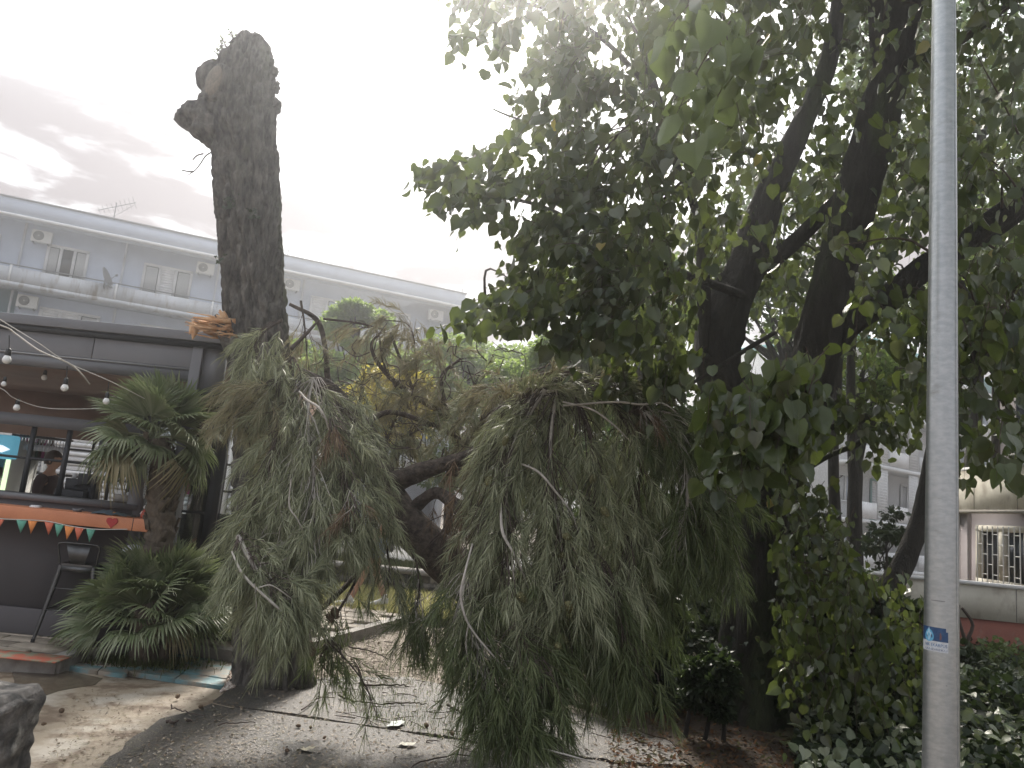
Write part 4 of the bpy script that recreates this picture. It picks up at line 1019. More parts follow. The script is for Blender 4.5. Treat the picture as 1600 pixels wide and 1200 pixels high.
    rad = np.stack([np.cos(th), np.sin(th), np.zeros(n)], -1); L0 = p[k] + rad * (r[k] * 1.03 + RNG.uniform(0, .05, n))[:, None] + RNG.normal(0, .03, (n, 3))
    g = Geo(); g.add(*place(L0, np.array([0, 0, -1]) + RNG.normal(0, .5, (n, 3)), rad + RNG.normal(0, .4, (n, 3)), RNG.uniform(.03, .07, n), LOBE_V, LOBE_F))
    o = g.build('ivy', M_IVY, root, smooth=True); o['kind'] = 'stuff'
linden()

# ================================================================== background and side trees
def leafy_tree(name, px, py, Y, rx, ry, n, size, m, label, group=None, z0=0.0, clumps=16, lean=0, trunkw=.16, TV=OVAL_V, TF=OVAL_F, flat=.6, cat='tree', droop=0.0, multi=1):
    c = P(px, py, Y); s = mpp(c); rx, ry = rx * s, ry * s; bx = c[0] + lean; rz = ry
    root = thing(name, (bx, Y, z0), label, cat, group)
    cl = []
    for k in range(clumps):
        v = unit(RNG.normal(0, 1, 3)) * RNG.uniform(.35, 1) ** .6; cl.append(c + v * np.array([rx, rx * .9, rz]))
    cl = np.array(cl)
    g = Geo()
    for mI in range(multi):
        b = np.array([bx + (mI - (multi - 1) / 2) * .15, Y, z0]); top = c + np.array([(mI - (multi - 1) / 2) * rx * .5, 0, -rz * .1])
        g.tube(curve_pts([b, b * .45 + top * .55 + RNG.normal(0, .08, 3) * rx, top], 12), np.linspace(trunkw, trunkw * .45, 12), 10, rough=.06)
    g.build('trunk', M_LBARK, root, smooth=True)
    g = Geo()
    for q in cl:
        a = np.array([bx, Y, z0]) * .4 + c * .6; f = RNG.uniform(.1, 1); a = a * (1 - f) + c * f
        g.tube(curve_pts([a, (a + q) / 2 + RNG.normal(0, .06, 3) * rx, q], 7), np.linspace(trunkw * .35, trunkw * .06, 7), 5, caps=False)
    o = g.build('branches', M_LBARK, root)
    k = RNG.integers(0, clumps, n); off = rnd3(n) * (RNG.uniform(0, 1, n) ** .5)[:, None] * np.array([rx * .42, rx * .4, rz * .42 * flat])
    L = cl[k] + off; keep = L[:, 2] > z0 + .05; L = L[keep]; off = off[keep]; n = len(L)
    T = unit(off / (rx * .4)) * .7 + RNG.normal(0, .5, (n, 3)) + np.array([0, 0, -.3 - droop]); Nn = np.array([0, 0, .8]) + RNG.normal(0, .6, (n, 3))
    g = Geo(); g.add(*place(L, T, Nn, size * RNG.uniform(.6, 1.3, n), TV, TF)); o = g.build('crown', m, root); o['kind'] = 'stuff'
    return root
GB = 'green trees beyond the terrace'
leafy_tree('acacia_tree', 560, 512, 20, 62, 40, 9000, .14, M_BGL, 'feathery light green tree whose flat top stands before the pale blue block', GB, clumps=9, flat=.45)
leafy_tree('leafy_tree', 480, 580, 18, 70, 66, 11000, .13, M_BGL, 'fresh green tree directly right of the broken trunk', GB)
leafy_tree('leafy_tree', 730, 590, 21, 100, 68, 14000, .14, M_BGL, 'rounded light green tree under the right end of the pale blue block', GB)
leafy_tree('leafy_tree', 610, 640, 15, 70, 60, 7000, .10, M_YEL, 'yellow leaved bush glowing behind the fallen pine', GB, clumps=18)
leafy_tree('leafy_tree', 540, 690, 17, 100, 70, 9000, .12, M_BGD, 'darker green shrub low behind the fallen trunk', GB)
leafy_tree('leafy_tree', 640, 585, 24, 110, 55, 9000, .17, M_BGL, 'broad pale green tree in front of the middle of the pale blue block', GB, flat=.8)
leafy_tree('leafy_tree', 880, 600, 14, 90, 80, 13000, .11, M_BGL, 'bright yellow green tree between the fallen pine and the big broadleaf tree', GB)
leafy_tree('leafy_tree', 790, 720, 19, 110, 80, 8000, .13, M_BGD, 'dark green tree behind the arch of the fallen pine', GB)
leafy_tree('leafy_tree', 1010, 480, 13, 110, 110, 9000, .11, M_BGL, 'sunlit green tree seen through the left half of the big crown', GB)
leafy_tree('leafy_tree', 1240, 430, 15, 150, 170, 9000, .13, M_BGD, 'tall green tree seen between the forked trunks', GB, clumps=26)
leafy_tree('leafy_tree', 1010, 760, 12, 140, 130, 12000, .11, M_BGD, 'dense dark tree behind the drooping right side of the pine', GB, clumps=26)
leafy_tree('leafy_tree', 1345, 590, 13, 80, 80, 5200, .09, M_BGL, 'light open tree with small leaves left of the lamp post', GB, clumps=14)
leafy_tree('leafy_tree', 1560, 420, 14, 120, 130, 9000, .11, M_BGL, 'bright green tree right of the lamp post under the long branch', GB, clumps=22)
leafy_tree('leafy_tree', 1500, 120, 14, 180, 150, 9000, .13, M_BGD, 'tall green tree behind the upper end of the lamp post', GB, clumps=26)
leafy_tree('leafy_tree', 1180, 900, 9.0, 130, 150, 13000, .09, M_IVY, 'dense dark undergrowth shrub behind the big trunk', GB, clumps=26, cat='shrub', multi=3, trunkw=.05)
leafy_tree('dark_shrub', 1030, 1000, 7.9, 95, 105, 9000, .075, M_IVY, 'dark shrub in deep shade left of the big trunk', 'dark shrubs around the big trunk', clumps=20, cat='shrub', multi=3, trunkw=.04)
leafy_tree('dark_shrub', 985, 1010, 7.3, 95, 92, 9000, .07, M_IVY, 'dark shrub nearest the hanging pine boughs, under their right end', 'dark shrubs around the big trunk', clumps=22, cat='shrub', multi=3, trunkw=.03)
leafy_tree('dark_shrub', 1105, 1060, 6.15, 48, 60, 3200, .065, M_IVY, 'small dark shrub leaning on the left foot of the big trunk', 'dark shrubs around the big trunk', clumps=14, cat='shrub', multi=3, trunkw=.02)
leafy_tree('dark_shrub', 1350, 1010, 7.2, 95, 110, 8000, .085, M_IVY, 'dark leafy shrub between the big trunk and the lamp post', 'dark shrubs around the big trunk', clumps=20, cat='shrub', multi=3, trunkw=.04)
leafy_tree('small_tree', 1385, 840, 12, 45, 62, 900, .11, M_IVY, 'thin young tree with drooping leaflets before the white block', None, clumps=10, trunkw=.035, flat=.35)
# thin trunks and leaning trunk left of the lamp post
def trunk(name, ctrl, label, n=30, sides=14):
    p, r = pxcurve(ctrl, n); root = thing(name, (p[0][0], p[0][1], 0), label, 'tree')
    g = Geo(); g.tube(p, r, sides, rough=.06); g.build('trunk', M_LBARK, root, smooth=True)
    n = 130; k = RNG.integers(len(p) * 2 // 3, len(p), n); L = p[k] + RNG.normal(0, .25, (n, 3))
    g = Geo(); g.add(*place(L, RNG.normal(0, .5, (n, 3)) - np.array([0, 0, .8]), RNG.normal(0, 1, (n, 3)), RNG.uniform(.06, .11, n))); o = g.build('foliage', M_LEAF, root); o['kind'] = 'stuff'
trunk('leaning_trunk', [(1340, 1000, 8.6, 44), (1405, 893, 8.6, 34), (1432, 830, 8.6, 30), (1446, 780, 8.6, 28), (1462, 700, 8.6, 26), (1500, 560, 8.6, 20), (1560, 420, 8.4, 14)], 'leaning dark bare trunk that passes behind the lamp post')
trunk('slender_tree', [(1338, 990, 10, 18), (1336, 840, 10, 17), (1332, 700, 10, 15), (1330, 560, 10, 13), (1345, 420, 10, 9)], 'slender straight tree trunk with few leaves before the white block')
trunk('slender_tree', [(1308, 990, 9, 20), (1306, 840, 9, 18), (1302, 700, 9, 16), (1310, 540, 9, 12), (1290, 380, 9, 8)], 'thin dark trunk nearest to the big forked tree on its right')
# leafy plants on the lawn, bottom right
def ground_plant(px, py, w, n, m, size, label, h=.35, grp='low leafy plants on the lawn'):
    b = G(px, py, .12); b[2] = lawn_z(b[0], b[1]); R = w * mpp(b)
    root = thing('low_plant', b, label, 'plant', grp); g = Geo(); LP, LT = [], []
    for k in range(14):
        a = RNG.uniform(0, 6.28); r = R * RNG.uniform(.3, 1); e = b + np.array([math.cos(a) * r, math.sin(a) * r * .8, h * RNG.uniform(.4, 1)]); c = curve_pts([b, (b + e) / 2 + np.array([0, 0, .12]), e], 8)
        g.tube(c, np.linspace(.005, .0015, 8), 4, caps=False)
        for q in c[2:]: 
            for _ in range(max(1, n // 84)): LP.append(q + RNG.normal(0, .035, 3)); LT.append(unit(e - b) + RNG.normal(0, .6, 3))
    g.build('stems', M_TWIGD, root); LP, LT = np.array(LP), np.array(LT); LP[:, 2] = np.maximum(LP[:, 2], b[2] + .02)
    g = Geo(); g.add(*place(LP, LT, np.array([0, -.2, 1]) + RNG.normal(0, .5, (len(LP), 3)), size * RNG.uniform(.6, 1.2, len(LP)))); o = g.build('foliage', m, root, smooth=True); o['kind'] = 'stuff'
for a in ((1540, 1130, 70, 260, M_IVY, .075, 'leafy plant right of the lamp post foot, fullest of the group'), (1580, 1065, 60, 200, M_LEAFL, .07, 'paler leafy plant in front of the red brown plinth'),
          (1390, 1150, 80, 240, M_IVY, .08, 'leafy plant in front of the dark shrub, left of the lamp post'), (1300, 1120, 60, 170, M_IVY, .075, 'small leafy plant at the edge of the brown leaf litter'),
          (1600, 1170, 70, 220, M_IVY, .075, 'leafy plant in the bottom right corner'), (1440, 1060, 60, 200, M_IVY, .08, 'leafy plant close behind the lamp post at sticker height'), (1500, 1075, 50, 170, M_IVY, .075, 'leafy plant just right of the lamp post below the bare forked stem')):
    ground_plant(*a)
q = sample_poly([(1240, 1150), (1330, 1060), (1440, 1010), (1640, 1030), (1640, 1250), (1260, 1250)], 5200)
pp = np.array([G(a, b, .15) for a, b in q]); pp[:, 2] = lawn_z(pp[:, 0], pp[:, 1]) + RNG.uniform(.02, .30, len(pp)) ** 1.3
g = Geo(); g.add(*place(pp, RNG.normal(0, 1, pp.shape) * np.array([1, 1, .4]), np.array([0, -.3, 1]) + RNG.normal(0, .55, pp.shape), RNG.uniform(.035, .095, len(pp)))); o = g.build('ground_cover', M_IVY, smooth=True); o['kind'] = 'stuff'
pp = pp[:900] + RNG.normal(0, .05, (900, 3)); pp[:, 2] = lawn_z(pp[:, 0], pp[:, 1]) + RNG.uniform(.05, .28, 900)
g = Geo(); g.add(*place(pp, RNG.normal(0, 1, pp.shape), np.array([0, -.3, 1]) + RNG.normal(0, .8, pp.shape), RNG.uniform(.05, .10, 900))); o = g.build('torn_leaves', leafmat('torn_leaf_underside', [(0.16, 0.19, 0.11), (0.24, 0.26, 0.18), (0.09, 0.13, 0.05)], (0.2, 0.25, 0.08), .25, .4, .5), smooth=True); o['kind'] = 'stuff'
def bare_sapling():
    b = G(1512, 1062, .12); b[2] = lawn_z(b[0], b[1]); root = thing('bare_sapling', b, 'thin bare forked stem standing right of the lamp post', 'sapling'); Y = b[1]
    g = Geo(); p, r = pxcurve([(1512, 1066, Y, 8), (1510, 1030, Y, 7), (1512, 1000, Y, 6), (1520, 975, Y, 5), (1503, 950, Y, 4)], 12); g.tube(p, r, 6); g.build('stem', M_TWIGD, root)
    g = Geo(); p, r = pxcurve([(1511, 1010, Y, 6), (1503, 985, Y, 5), (1498, 965, Y, 4), (1499, 945, Y, 3)], 10); g.tube(p, r, 6); g.build('stem', M_TWIGD, root)
bare_sapling()

# ================================================================== the snapped pine: standing trunk
def stump():
    base = G(425, 1068, 0); Y = base[1]
    root = thing('snapped_pine_trunk', (base[0], Y, 0), 'tall snapped pine trunk with knobbly broken top and torn orange wood on its left side', 'tree')
    def bark(p, an, t, r):
        o = []
        for a in an:
            cx, cy = math.cos(a), math.sin(a)
            q = Vector((cx * 3.2, cy * 3.2, p[2] * 1.5)); w = noise.noise(q * 1.1) * .8
            ridge = abs(noise.noise(Vector((cx * 5.5 + w, cy * 5.5, p[2] * 2.3)))); r2 = abs(noise.noise(Vector((cx * 12, cy * 12 + w, p[2] * 6))))
            o.append(.055 * min(ridge * 4, 1) + .03 * min(r2 * 3.5, 1) + .03 * noise.noise(q * .7) - .03 + (.012 * noise.noise(Vector((cx * 26, cy * 26, p[2] * 24)))))
        f = .35 + .65 * min(1, (1 - t) / .02)
        return np.array(o) * f
    p, r = pxcurve([(428, 1085, Y, 142), (426, 1050, Y, 126), (424, 960, Y, 114), (420, 850, Y, 104), (416, 740, Y, 98), (412, 620, Y, 92), (404, 540, Y, 92), (397, 450, Y, 93), (389, 330, Y, 96), (385, 250, Y, 98), (382, 190, Y, 98),
                    (382, 140, Y, 92), (386, 112, Y, 84), (391, 88, Y, 66), (394, 68, Y, 46), (395, 57, Y, 18)], 330); r = r * .84
    g = Geo(); g.tube(p, r, 110, fn=bark); g.build('trunk', M_BARK, root, smooth=True)
    def lump(name, px, py, rx, ry, m=M_BARK, Yo=0, seed=0, amp=.3, rzf=.8):
        c = P(px, py, Y + Yo); s = mpp(c); nu, nv = 26, 18; V = []
        for i in range(nv + 1):
            for j in range(nu):
                ph, th = math.pi * i / nv, 2 * math.pi * j / nu; d = Vector((math.sin(ph) * math.cos(th), math.sin(ph) * math.sin(th), math.cos(ph)))
                f = 1 + amp * noise.noise(d * 1.6 + Vector((seed, 0, 0))) + amp * .5 * noise.noise(d * 4 + Vector((seed, 3, 0))) + .05 * noise.noise(d * 12)
                V.append(c + np.array([d.x * rx * s * f, d.y * rx * s * rzf * f, d.z * ry * s * f]))
        F = [(i * nu + j, (i + 1) * nu + j, (i + 1) * nu + (j + 1) % nu, i * nu + (j + 1) % nu) for i in range(nv) for j in range(nu)]
        g = Geo(); g.add(V, F); return g.build(name, m, root, smooth=True)
    lump('burl', 314, 184, 36, 27, seed=2); lump('burl', 332, 203, 32, 25, seed=7, Yo=-.03); lump('burl', 340, 158, 32, 24, seed=3, amp=.2); lump('burl', 352, 176, 34, 30, seed=5, amp=.2); lump('burl', 372, 100, 34, 26, seed=9, amp=.2); lump('burl', 299, 180, 16, 15, seed=11)
    for k, (x, y, a) in enumerate(((424, 98, 6), (428, 112, 7), (430, 136, 8), (429, 163, 9), (432, 172, 6), (432, 240, 4), (313, 110, 6))): lump('bark_knob', x, y, a, a * 1.1, seed=k * 3.3, amp=.5)
    # sawn branch stub facing left
    lump('burl', 334, 122, 26, 30, seed=4, amp=.12)
    a, b = P(372, 145, Y), P(334, 126, Y - .2); d = unit(b - a); g = Geo(); s = mpp(b)
    g.tube([a, a * .5 + b * .5, b - d * .02, b], [34 * s, 33 * s, 30 * s, 28 * s], 26, rough=.05); st = g.build('branch_stub', M_BARK, root, smooth=True)
    g = Geo(); g.lathe(b + d * .003, [(0, .012), (10 * s, .012), (22 * s, .006), (24 * s, 0)], 20, axis=d); g.build('cut_face', mat('weathered_cut', (0.20, 0.17, 0.13), .9, (0.13, 0.11, 0.09), 30), st)
    # torn wood where the left limb broke away
    a = P(372, 512, Y - .1); tip = P(296, 498, Y - .25)
    g = Geo(); 
    g.tube(curve_pts([P(385, 560, Y), P(366, 545, Y - .1), P(352, 526, Y - .15), P(344, 505, Y - .15), P(338, 492, Y - .15)], 12), [.14, .13, .11, .08, .06, .055, .05, .045, .04, .03, .025, .015], 14, rough=.2); g.build('broken_limb', M_BARK, root)
    for k in range(80):
        f = RNG.random(); s0 = P(372 - 12 * RNG.random(), RNG.uniform(500, 534), Y - .1 + RNG.uniform(-.12, .08))
        e = P(372 - (18 + 66 * f ** .8) , 512 + RNG.normal(0, 7) - 10 * f + (8 if RNG.random() < .3 else 0), Y - .15 + RNG.uniform(-.14, .1))
        g = Geo(); w = RNG.uniform(.006, .034); m_ = (s0 + e) / 2 + RNG.normal(0, .012, 3)
        sd_ = unit(np.cross(e - s0, RNG.normal(0, 1, 3))) * w; nn = unit(np.cross(e - s0, sd_)) * w * .35
        V = [s0 - sd_, s0 + sd_, s0 + nn, m_ - sd_ * .8, m_ + sd_ * .7, m_ + nn, e - sd_ * .15, e + sd_ * .15, e + nn * .3]
        F = [(0, 3, 4, 1), (1, 4, 5, 2), (2, 5, 3, 0), (3, 6, 7, 4), (4, 7, 8, 5), (5, 8, 6, 3), (6, 8, 7), (0, 1, 2)]
        for f_ in F: g.F.append((np.array([f_]) + g.n, 0))
        g.V.append(np.array(V)); g.n += 9; g.build('splinter', M_WOOD, root)
    g = Geo()
    for e in ((343, 484), (350, 486), (338, 492), (296, 522), (301, 530)):
        s0 = P(355 if e[0] > 320 else 306, 505, Y - .15); e = P(*e, Y - .2); g.tube([s0, (s0 + e) / 2, e], [.035, .028, .006], 6, rough=.2)
    g.build('splinter', M_WOOD, root)
    # twigs at the top and the dead twig on the left
    g = Geo()
    for c in ([(336, 235), (322, 243), (313, 256), (305, 266), (296, 272), (291, 277)], [(318, 240), (308, 243), (301, 250)], [(303, 268), (296, 268), (284, 266)]):
        p, r = pxcurve([(x, y, Y - .1, 2.6 - .3 * i) for i, (x, y) in enumerate(c)], 14); g.tube(p, r, 5)
    g.build('dead_twig', M_TWIGD, root)
    g = Geo(); LP = []
    for k in range(26):
        x, y = random.choice([(352, 88), (348, 80), (356, 74), (368, 64), (340, 96)]); c = [(x + 6, y + 8), (x + RNG.normal(0, 5), y + RNG.normal(0, 4)), (x - 6 + RNG.normal(0, 8), y - 9 + RNG.normal(0, 7))]
        p, r = pxcurve([(a_, b_, Y - .05 + RNG.normal(0, .04), 1.4) for a_, b_ in c], 7); g.tube(p, r, 3, caps=False); LP += [q for q in p[2:]]
    g.build('sprig', M_TWIGD, root); LP = np.repeat(np.array(LP), 2, 0) + RNG.normal(0, .01, (len(LP) * 2, 3))
    g = Geo(); g.add(*place(LP, rnd3(len(LP)), rnd3(len(LP)), RNG.uniform(.015, .035, len(LP)), OVAL_V, OVAL_F)); o = g.build('sprig_leaves', M_NEEDG, root); o['kind'] = 'stuff'
    # patches of ivy and lichen on the bark
    LP, LN = [], []
    for px, py, n, sp in ((378, 340, 26, 10), (372, 330, 14, 6), (410, 352, 16, 12), (385, 322, 10, 6), (360, 420, 8, 12)):
        for k in range(n):
            q = P(px + RNG.normal(0, sp * .6), py + RNG.normal(0, sp * .6), Y)
            LP.append(q + np.array([0, -.275, 0]))
            LN.append((RNG.normal(0, .3), -1, RNG.normal(0, .3)))
    LP, LN = np.array(LP), np.array(LN); g = Geo(); g.add(*place(LP, np.array([0, 0, -1]) + RNG.normal(0, .6, LP.shape), LN, RNG.uniform(.02, .045, len(LP)), LOBE_V, LOBE_F)); o = g.build('ivy_patch', M_IVY, root); o['kind'] = 'stuff'
    return Y
SY = stump()

# ================================================================== the fallen pine top
def needles_on(g, p0, d, L, nn, nl, droop=.35, t0=.12, w=.0024):
    d = unit(d); t = RNG.uniform(t0, 1.0, nn) ** .85; dn = np.array([0, 0, -1.0])
    b = p0 + d * (t * L)[:, None] + dn * (droop * L * t ** 2)[:, None]
    tg = unit(d + dn * (2 * droop * t)[:, None]); r = unit(np.cross(tg, rnd3(nn)))
    a = np.radians(RNG.uniform(14, 48, nn) * (1.15 - .45 * t))[:, None]; nd = tg * np.cos(a) + r * np.sin(a)
    l = nl * RNG.uniform(.7, 1.15, nn)[:, None]; wv = unit(np.cross(nd, rnd3(nn))) * w
    mid = b + nd * l * .55 + dn * l * .03; tip = b + nd * l + dn * l * RNG.uniform(.12, .36, (nn, 1))
    V = np.stack([b - wv, b + wv, mid - wv * .8, mid + wv * .8, tip], 1).reshape(-1, 3); base = (np.arange(nn) * 5)[:, None]
    g.F.append((base + np.array([[0, 1, 3, 2]]) + g.n, 0)); g.F.append((base + np.array([[2, 3, 4]]) + g.n, 0)); g.V.append(V); g.n += len(V)
def cone_mesh(m, ):
    g = Geo(); prof = [(.0, 0), (.016, .004), (.024, .018), (.026, .034), (.021, .055), (.011, .074), (0, .08)]
    g.lathe((0, 0, 0), prof, 10)
    for k in range(40):                                        # scales
        h = .006 + .066 * k / 40; r = np.interp(h, [q[1] for q in prof], [q[0] for q in prof]); a = k * 2.399
        c = np.array([math.cos(a) * r, math.sin(a) * r, h]); o = np.array([math.cos(a), math.sin(a), .35]) * .006; s = np.array([-math.sin(a), math.cos(a), 0]) * .0065
        g.add([c - s, c + s, c + o + np.array([0, 0, .004]), c + np.array([0, 0, -.005])], [(0, 1, 2), (0, 3, 1), (0, 2, 3), (1, 3, 2)])
    return g.mesh('cone', m)
CONE_B, CONE_G = cone_mesh(M_CONE), cone_mesh(M_CONEG)
def put_cone(mesh, p, d, s, parent=None):
    o = bpy.data.objects.new('cone', mesh); COL.objects.link(o); o.parent = parent
    o.location = Vector(p - (wloc(parent) if parent else 0)); o.rotation_mode = 'QUATERNION'; o.rotation_quaternion = Vector(d).to_track_quat('Z', 'Y'); o.scale = (s, s, s); return o
M_DEADN = leafmat('dead_needles', [(0.18, 0.125, 0.08), (0.25, 0.18, 0.12), (0.13, 0.09, 0.06)], (0.24, 0.16, 0.09), .2, .7, .2)
def fallen_pine():
    c = P(640, 830, SY + .05)
    root = thing('fallen_pine_top', (c[0], c[1], 0), 'broken off pine crown with thick bent limbs and hanging needle boughs beside the standing trunk', 'tree')
    SPN = []
    def limb(ctrl, n=40, sides=24, m=M_BARKF, rough=.10, name='limb'):
        p, r = pxcurve(ctrl, n)
        def fn(q, an, t, rad): return np.array([.16 * rad * noise.noise(Vector((math.cos(a) * 2.5, math.sin(a) * 2.5, q.sum() * 6))) + .14 * rad * abs(noise.noise(Vector((math.cos(a) * 7, math.sin(a) * 7, q.sum() * 14)))) for a in an])
        g = Geo(); g.tube(p, r, sides, fn=fn if r[0] > .012 else None); return g.build(name, m, root, smooth=True)
    limb([(470, 585, 6.2, 20), (515, 610, 6.3, 24), (560, 655, 6.35, 26), (585, 700, 6.3, 30), (598, 750, 6.2, 46), (622, 805, 6.1, 56), (665, 850, 6.0, 60), (720, 900, 6.0, 66), (800, 960, 6.1, 80), (880, 1010, 6.2, 70)], 60, 32)
    limb([(600, 775, 6.2, 40), (625, 750, 6.1, 32), (680, 730, 6.0, 24), (735, 712, 5.9, 20), (762, 690, 5.9, 18), (775, 655, 5.9, 22), (810, 625, 5.85, 17), (860, 600, 5.8, 13), (930, 592, 5.8, 9)], 44, 18)
    limb([(640, 800, 6.1, 22), (680, 770, 6.0, 17), (715, 790, 5.9, 20), (760, 800, 5.8, 16), (830, 830, 5.7, 12)], 28, 12)
    limb([(700, 735, 6.0, 16), (760, 745, 5.9, 13), (830, 735, 5.8, 8)], 16, 10)
    limb([(452, 475, 6.3, 5), (495, 500, 6.4, 8), (508, 545, 6.4, 8), (512, 590, 6.4, 10), (520, 620, 6.3, 14)], 26, 8)
    for cc in ([(455, 545, 6.2, 7), (480, 520, 6.3, 5), (498, 500, 6.35, 3)], [(505, 498, 6.4, 4), (560, 505, 6.5, 3), (600, 515, 6.6, 2)], [(570, 700, 6.3, 12), (566, 670, 6.35, 10), (590, 650, 6.4, 9), (620, 645, 6.45, 8), (690, 670, 6.5, 7), (740, 700, 6.4, 5)],
               [(590, 720, 6.3, 10), (578, 690, 6.3, 8), (575, 660, 6.35, 6)], [(600, 515, 6.6, 3), (580, 540, 6.6, 5), (600, 580, 6.6, 7), (650, 620, 6.6, 9), (700, 650, 6.5, 11)], [(650, 620, 6.6, 6), (625, 560, 6.6, 5), (610, 520, 6.6, 3)],
               [(700, 650, 6.5, 7), (690, 590, 6.5, 6), (720, 560, 6.5, 4)], [(740, 680, 6.4, 7), (790, 610, 6.3, 5), (850, 580, 6.2, 4)],
               [(760, 800, 5.8, 8), (745, 860, 5.6, 7), (720, 900, 5.5, 5)], [(545, 912, 5.7, 7), (520, 935, 5.6, 9), (505, 950, 5.6, 6), (575, 880, 5.8, 7)], [(830, 590, 5.9, 8), (880, 583, 5.9, 10), (940, 590, 5.9, 5)]):
        limb(cc, 18, 7, m=M_TWIGD, name='branch')
    # pale bare stems that show between the needles
    for cc in ([(362, 862, 5.0, 3), (380, 898, 4.9, 4.5), (412, 930, 4.84, 4.5), (440, 955, 4.84, 4), (462, 978, 4.9, 2)], [(398, 912, 4.84, 2), (400, 935, 4.86, 2), (402, 975, 4.88, 1.6)], [(405, 918, 4.84, 2.4), (425, 915, 4.85, 2), (455, 935, 4.88, 1.4)],
               [(468, 612, 5.5, 3), (480, 625, 5.4, 3.5), (497, 636, 5.3, 4), (508, 652, 5.3, 3.4), (514, 672, 5.34, 2)], [(455, 748, 5.1, 2), (452, 790, 5.1, 2.4), (465, 812, 5.1, 2), (478, 840, 5.15, 1.4)],
               [(738, 850, 5.0, 3), (724, 905, 4.86, 4), (720, 935, 4.84, 4), (732, 975, 4.84, 3.6), (762, 1015, 4.84, 3), (810, 1066, 4.9, 1.6)], [(732, 975, 4.84, 2.4), (728, 1010, 4.86, 2.2), (738, 1060, 4.9, 1.4)], [(782, 780, 5.1, 3), (785, 830, 4.95, 5), (800, 860, 4.92, 4.4), (815, 890, 4.92, 3.4), (828, 925, 5.0, 2)], [(800, 862, 4.92, 3), (802, 895, 4.93, 2.6), (808, 930, 5, 1.4)],
               [(815, 725, 5.2, 3), (842, 738, 5.1, 4), (868, 768, 5.08, 3.6), (892, 800, 5.08, 3), (905, 835, 5.1, 1.6)], [(880, 628, 5.45, 3), (925, 640, 5.36, 3.4), (960, 665, 5.32, 3), (985, 690, 5.35, 1.6)],
               [(880, 634, 5.4, 3), (960, 628, 5.34, 3.6), (1000, 632, 5.3, 3.4), (1040, 632, 5.3, 2.4), (1080, 668, 5.3, 1.6)], [(840, 1168, 4.6, 2), (880, 1178, 4.58, 2.8), (930, 1192, 4.58, 2)]):
        limb(cc, 22, 7, m=M_TWIG, name='bare_stem')
    # reddish stub on the right, cut limb end
    limb([(985, 640, 5.5, 20), (1000, 638, 5.45, 22), (1012, 640, 5.4, 20)], 6, 12, name='limb')
    # bundle of dead twigs in the middle
    g = Geo()
    for k in range(46):
        x, y = 735 + RNG.normal(0, 18), 790 + RNG.normal(0, 12); x2, y2 = x + RNG.normal(-25, 28), y + RNG.uniform(30, 110)
        p, r = pxcurve([(x, y, 5.8, 2.6), ((x + x2) / 2 + RNG.normal(0, 12), (y + y2) / 2, 5.7, 2.2), (x2, y2, 5.7, 1.2)], 8); g.tube(p, r, 4, caps=False)
    for k in range(150):
        x, y = RNG.uniform(480, 900), RNG.uniform(540, 760); a = RNG.uniform(0, 6.28); l = RNG.uniform(15, 60); Yk = RNG.uniform(5.9, 6.8)
        p, r = pxcurve([(x, y, Yk, 2.2), (x + math.cos(a) * l * .5 + RNG.normal(0, 5), y + math.sin(a) * l * .5, Yk, 1.8), (x + math.cos(a + .5) * l, y + math.sin(a + .5) * l, Yk + .05, 1)], 7); g.tube(p, r, 3, caps=False)
    o = g.build('dead_twigs', M_TWIGD, root); o['kind'] = 'stuff'
    def bough(spine, hw, n, m=M_NEED, nn=64, nl=.128, L=(.17, .28), out=.8, down=.42, sw=4, pale=False, cones=0, green=False, depth=.6):
        hw = hw * .66; n = int(n * .7)
        c = curve_pts(spine, 26); pts = np.array([P(x, y, Y) for x, y, Y in c]); s = np.array([mpp(q) for q in pts]); tn = unit(np.gradient(pts, axis=0))
        st = Geo(); st.tube(pts, np.linspace(sw, 1.6, 26) / 2 * s, 7, rough=.05)
        bo = st.build('bough', M_TWIG if pale else M_BARKF, root, smooth=True)
        tw_ = Geo(); nd = Geo()
        for k in range(n):
            f = RNG.uniform(.04, 1.02); i = min(25, int(f * 25)); u1 = unit(np.cross(tn[i], (0, 1, 0))); r1 = RNG.normal(0, .5) * hw * s[i]; r2 = RNG.normal(0, .5) * hw * s[i] * depth
            off = u1 * r1 + np.array([0, 1, 0]) * r2; b = pts[i] + off
            d = tn[i] * .55 + unit(off) * out * min(1, np.linalg.norm(off) / (hw * s[i] * .6)) + np.array([0, 0, -down]) + RNG.normal(0, .36, 3)
            l = RNG.uniform(*L)
            e = b + unit(d) * l
            if e[2] < .06: b = b + np.array([0, 0, .06 - e[2]])
            j = max(0, i - int(RNG.integers(2, 6))); mid = (pts[j] + b) / 2 + np.array([0, 0, .03])
            tt = np.linspace(0, 1, 5)[1:]; dd = unit(d); tail = b + dd * (tt * l)[:, None] + np.array([0, 0, -1]) * (.3 * l * tt ** 2)[:, None]
            tw_.tube(np.vstack([pts[j], mid, b, tail]), [.004, .0036, .003, .0028, .0024, .002, .0014], 3, caps=False)
            needles_on(nd, b, d, l, int(nn * l / .27), nl, .3)
        t_ = tw_.build('branchlets', M_TWIG if RNG.random() < .22 else M_TWIGD, bo); t_['kind'] = 'stuff'
        q_ = nd.build('needles', m, bo); q_['kind'] = 'stuff'
        for k in range(cones):
            i = int(RNG.integers(6, 25)); p = pts[i] + RNG.normal(0, .05, 3) + np.array([0, -.1, 0]); put_cone(CONE_G if green else CONE_B, p, RNG.normal(0, 1, 3) + np.array([0, 0, -.6]), RNG.uniform(.8, 1.1), bo)
    N, B, Gn = M_NEED, M_NEEDB, M_NEEDG
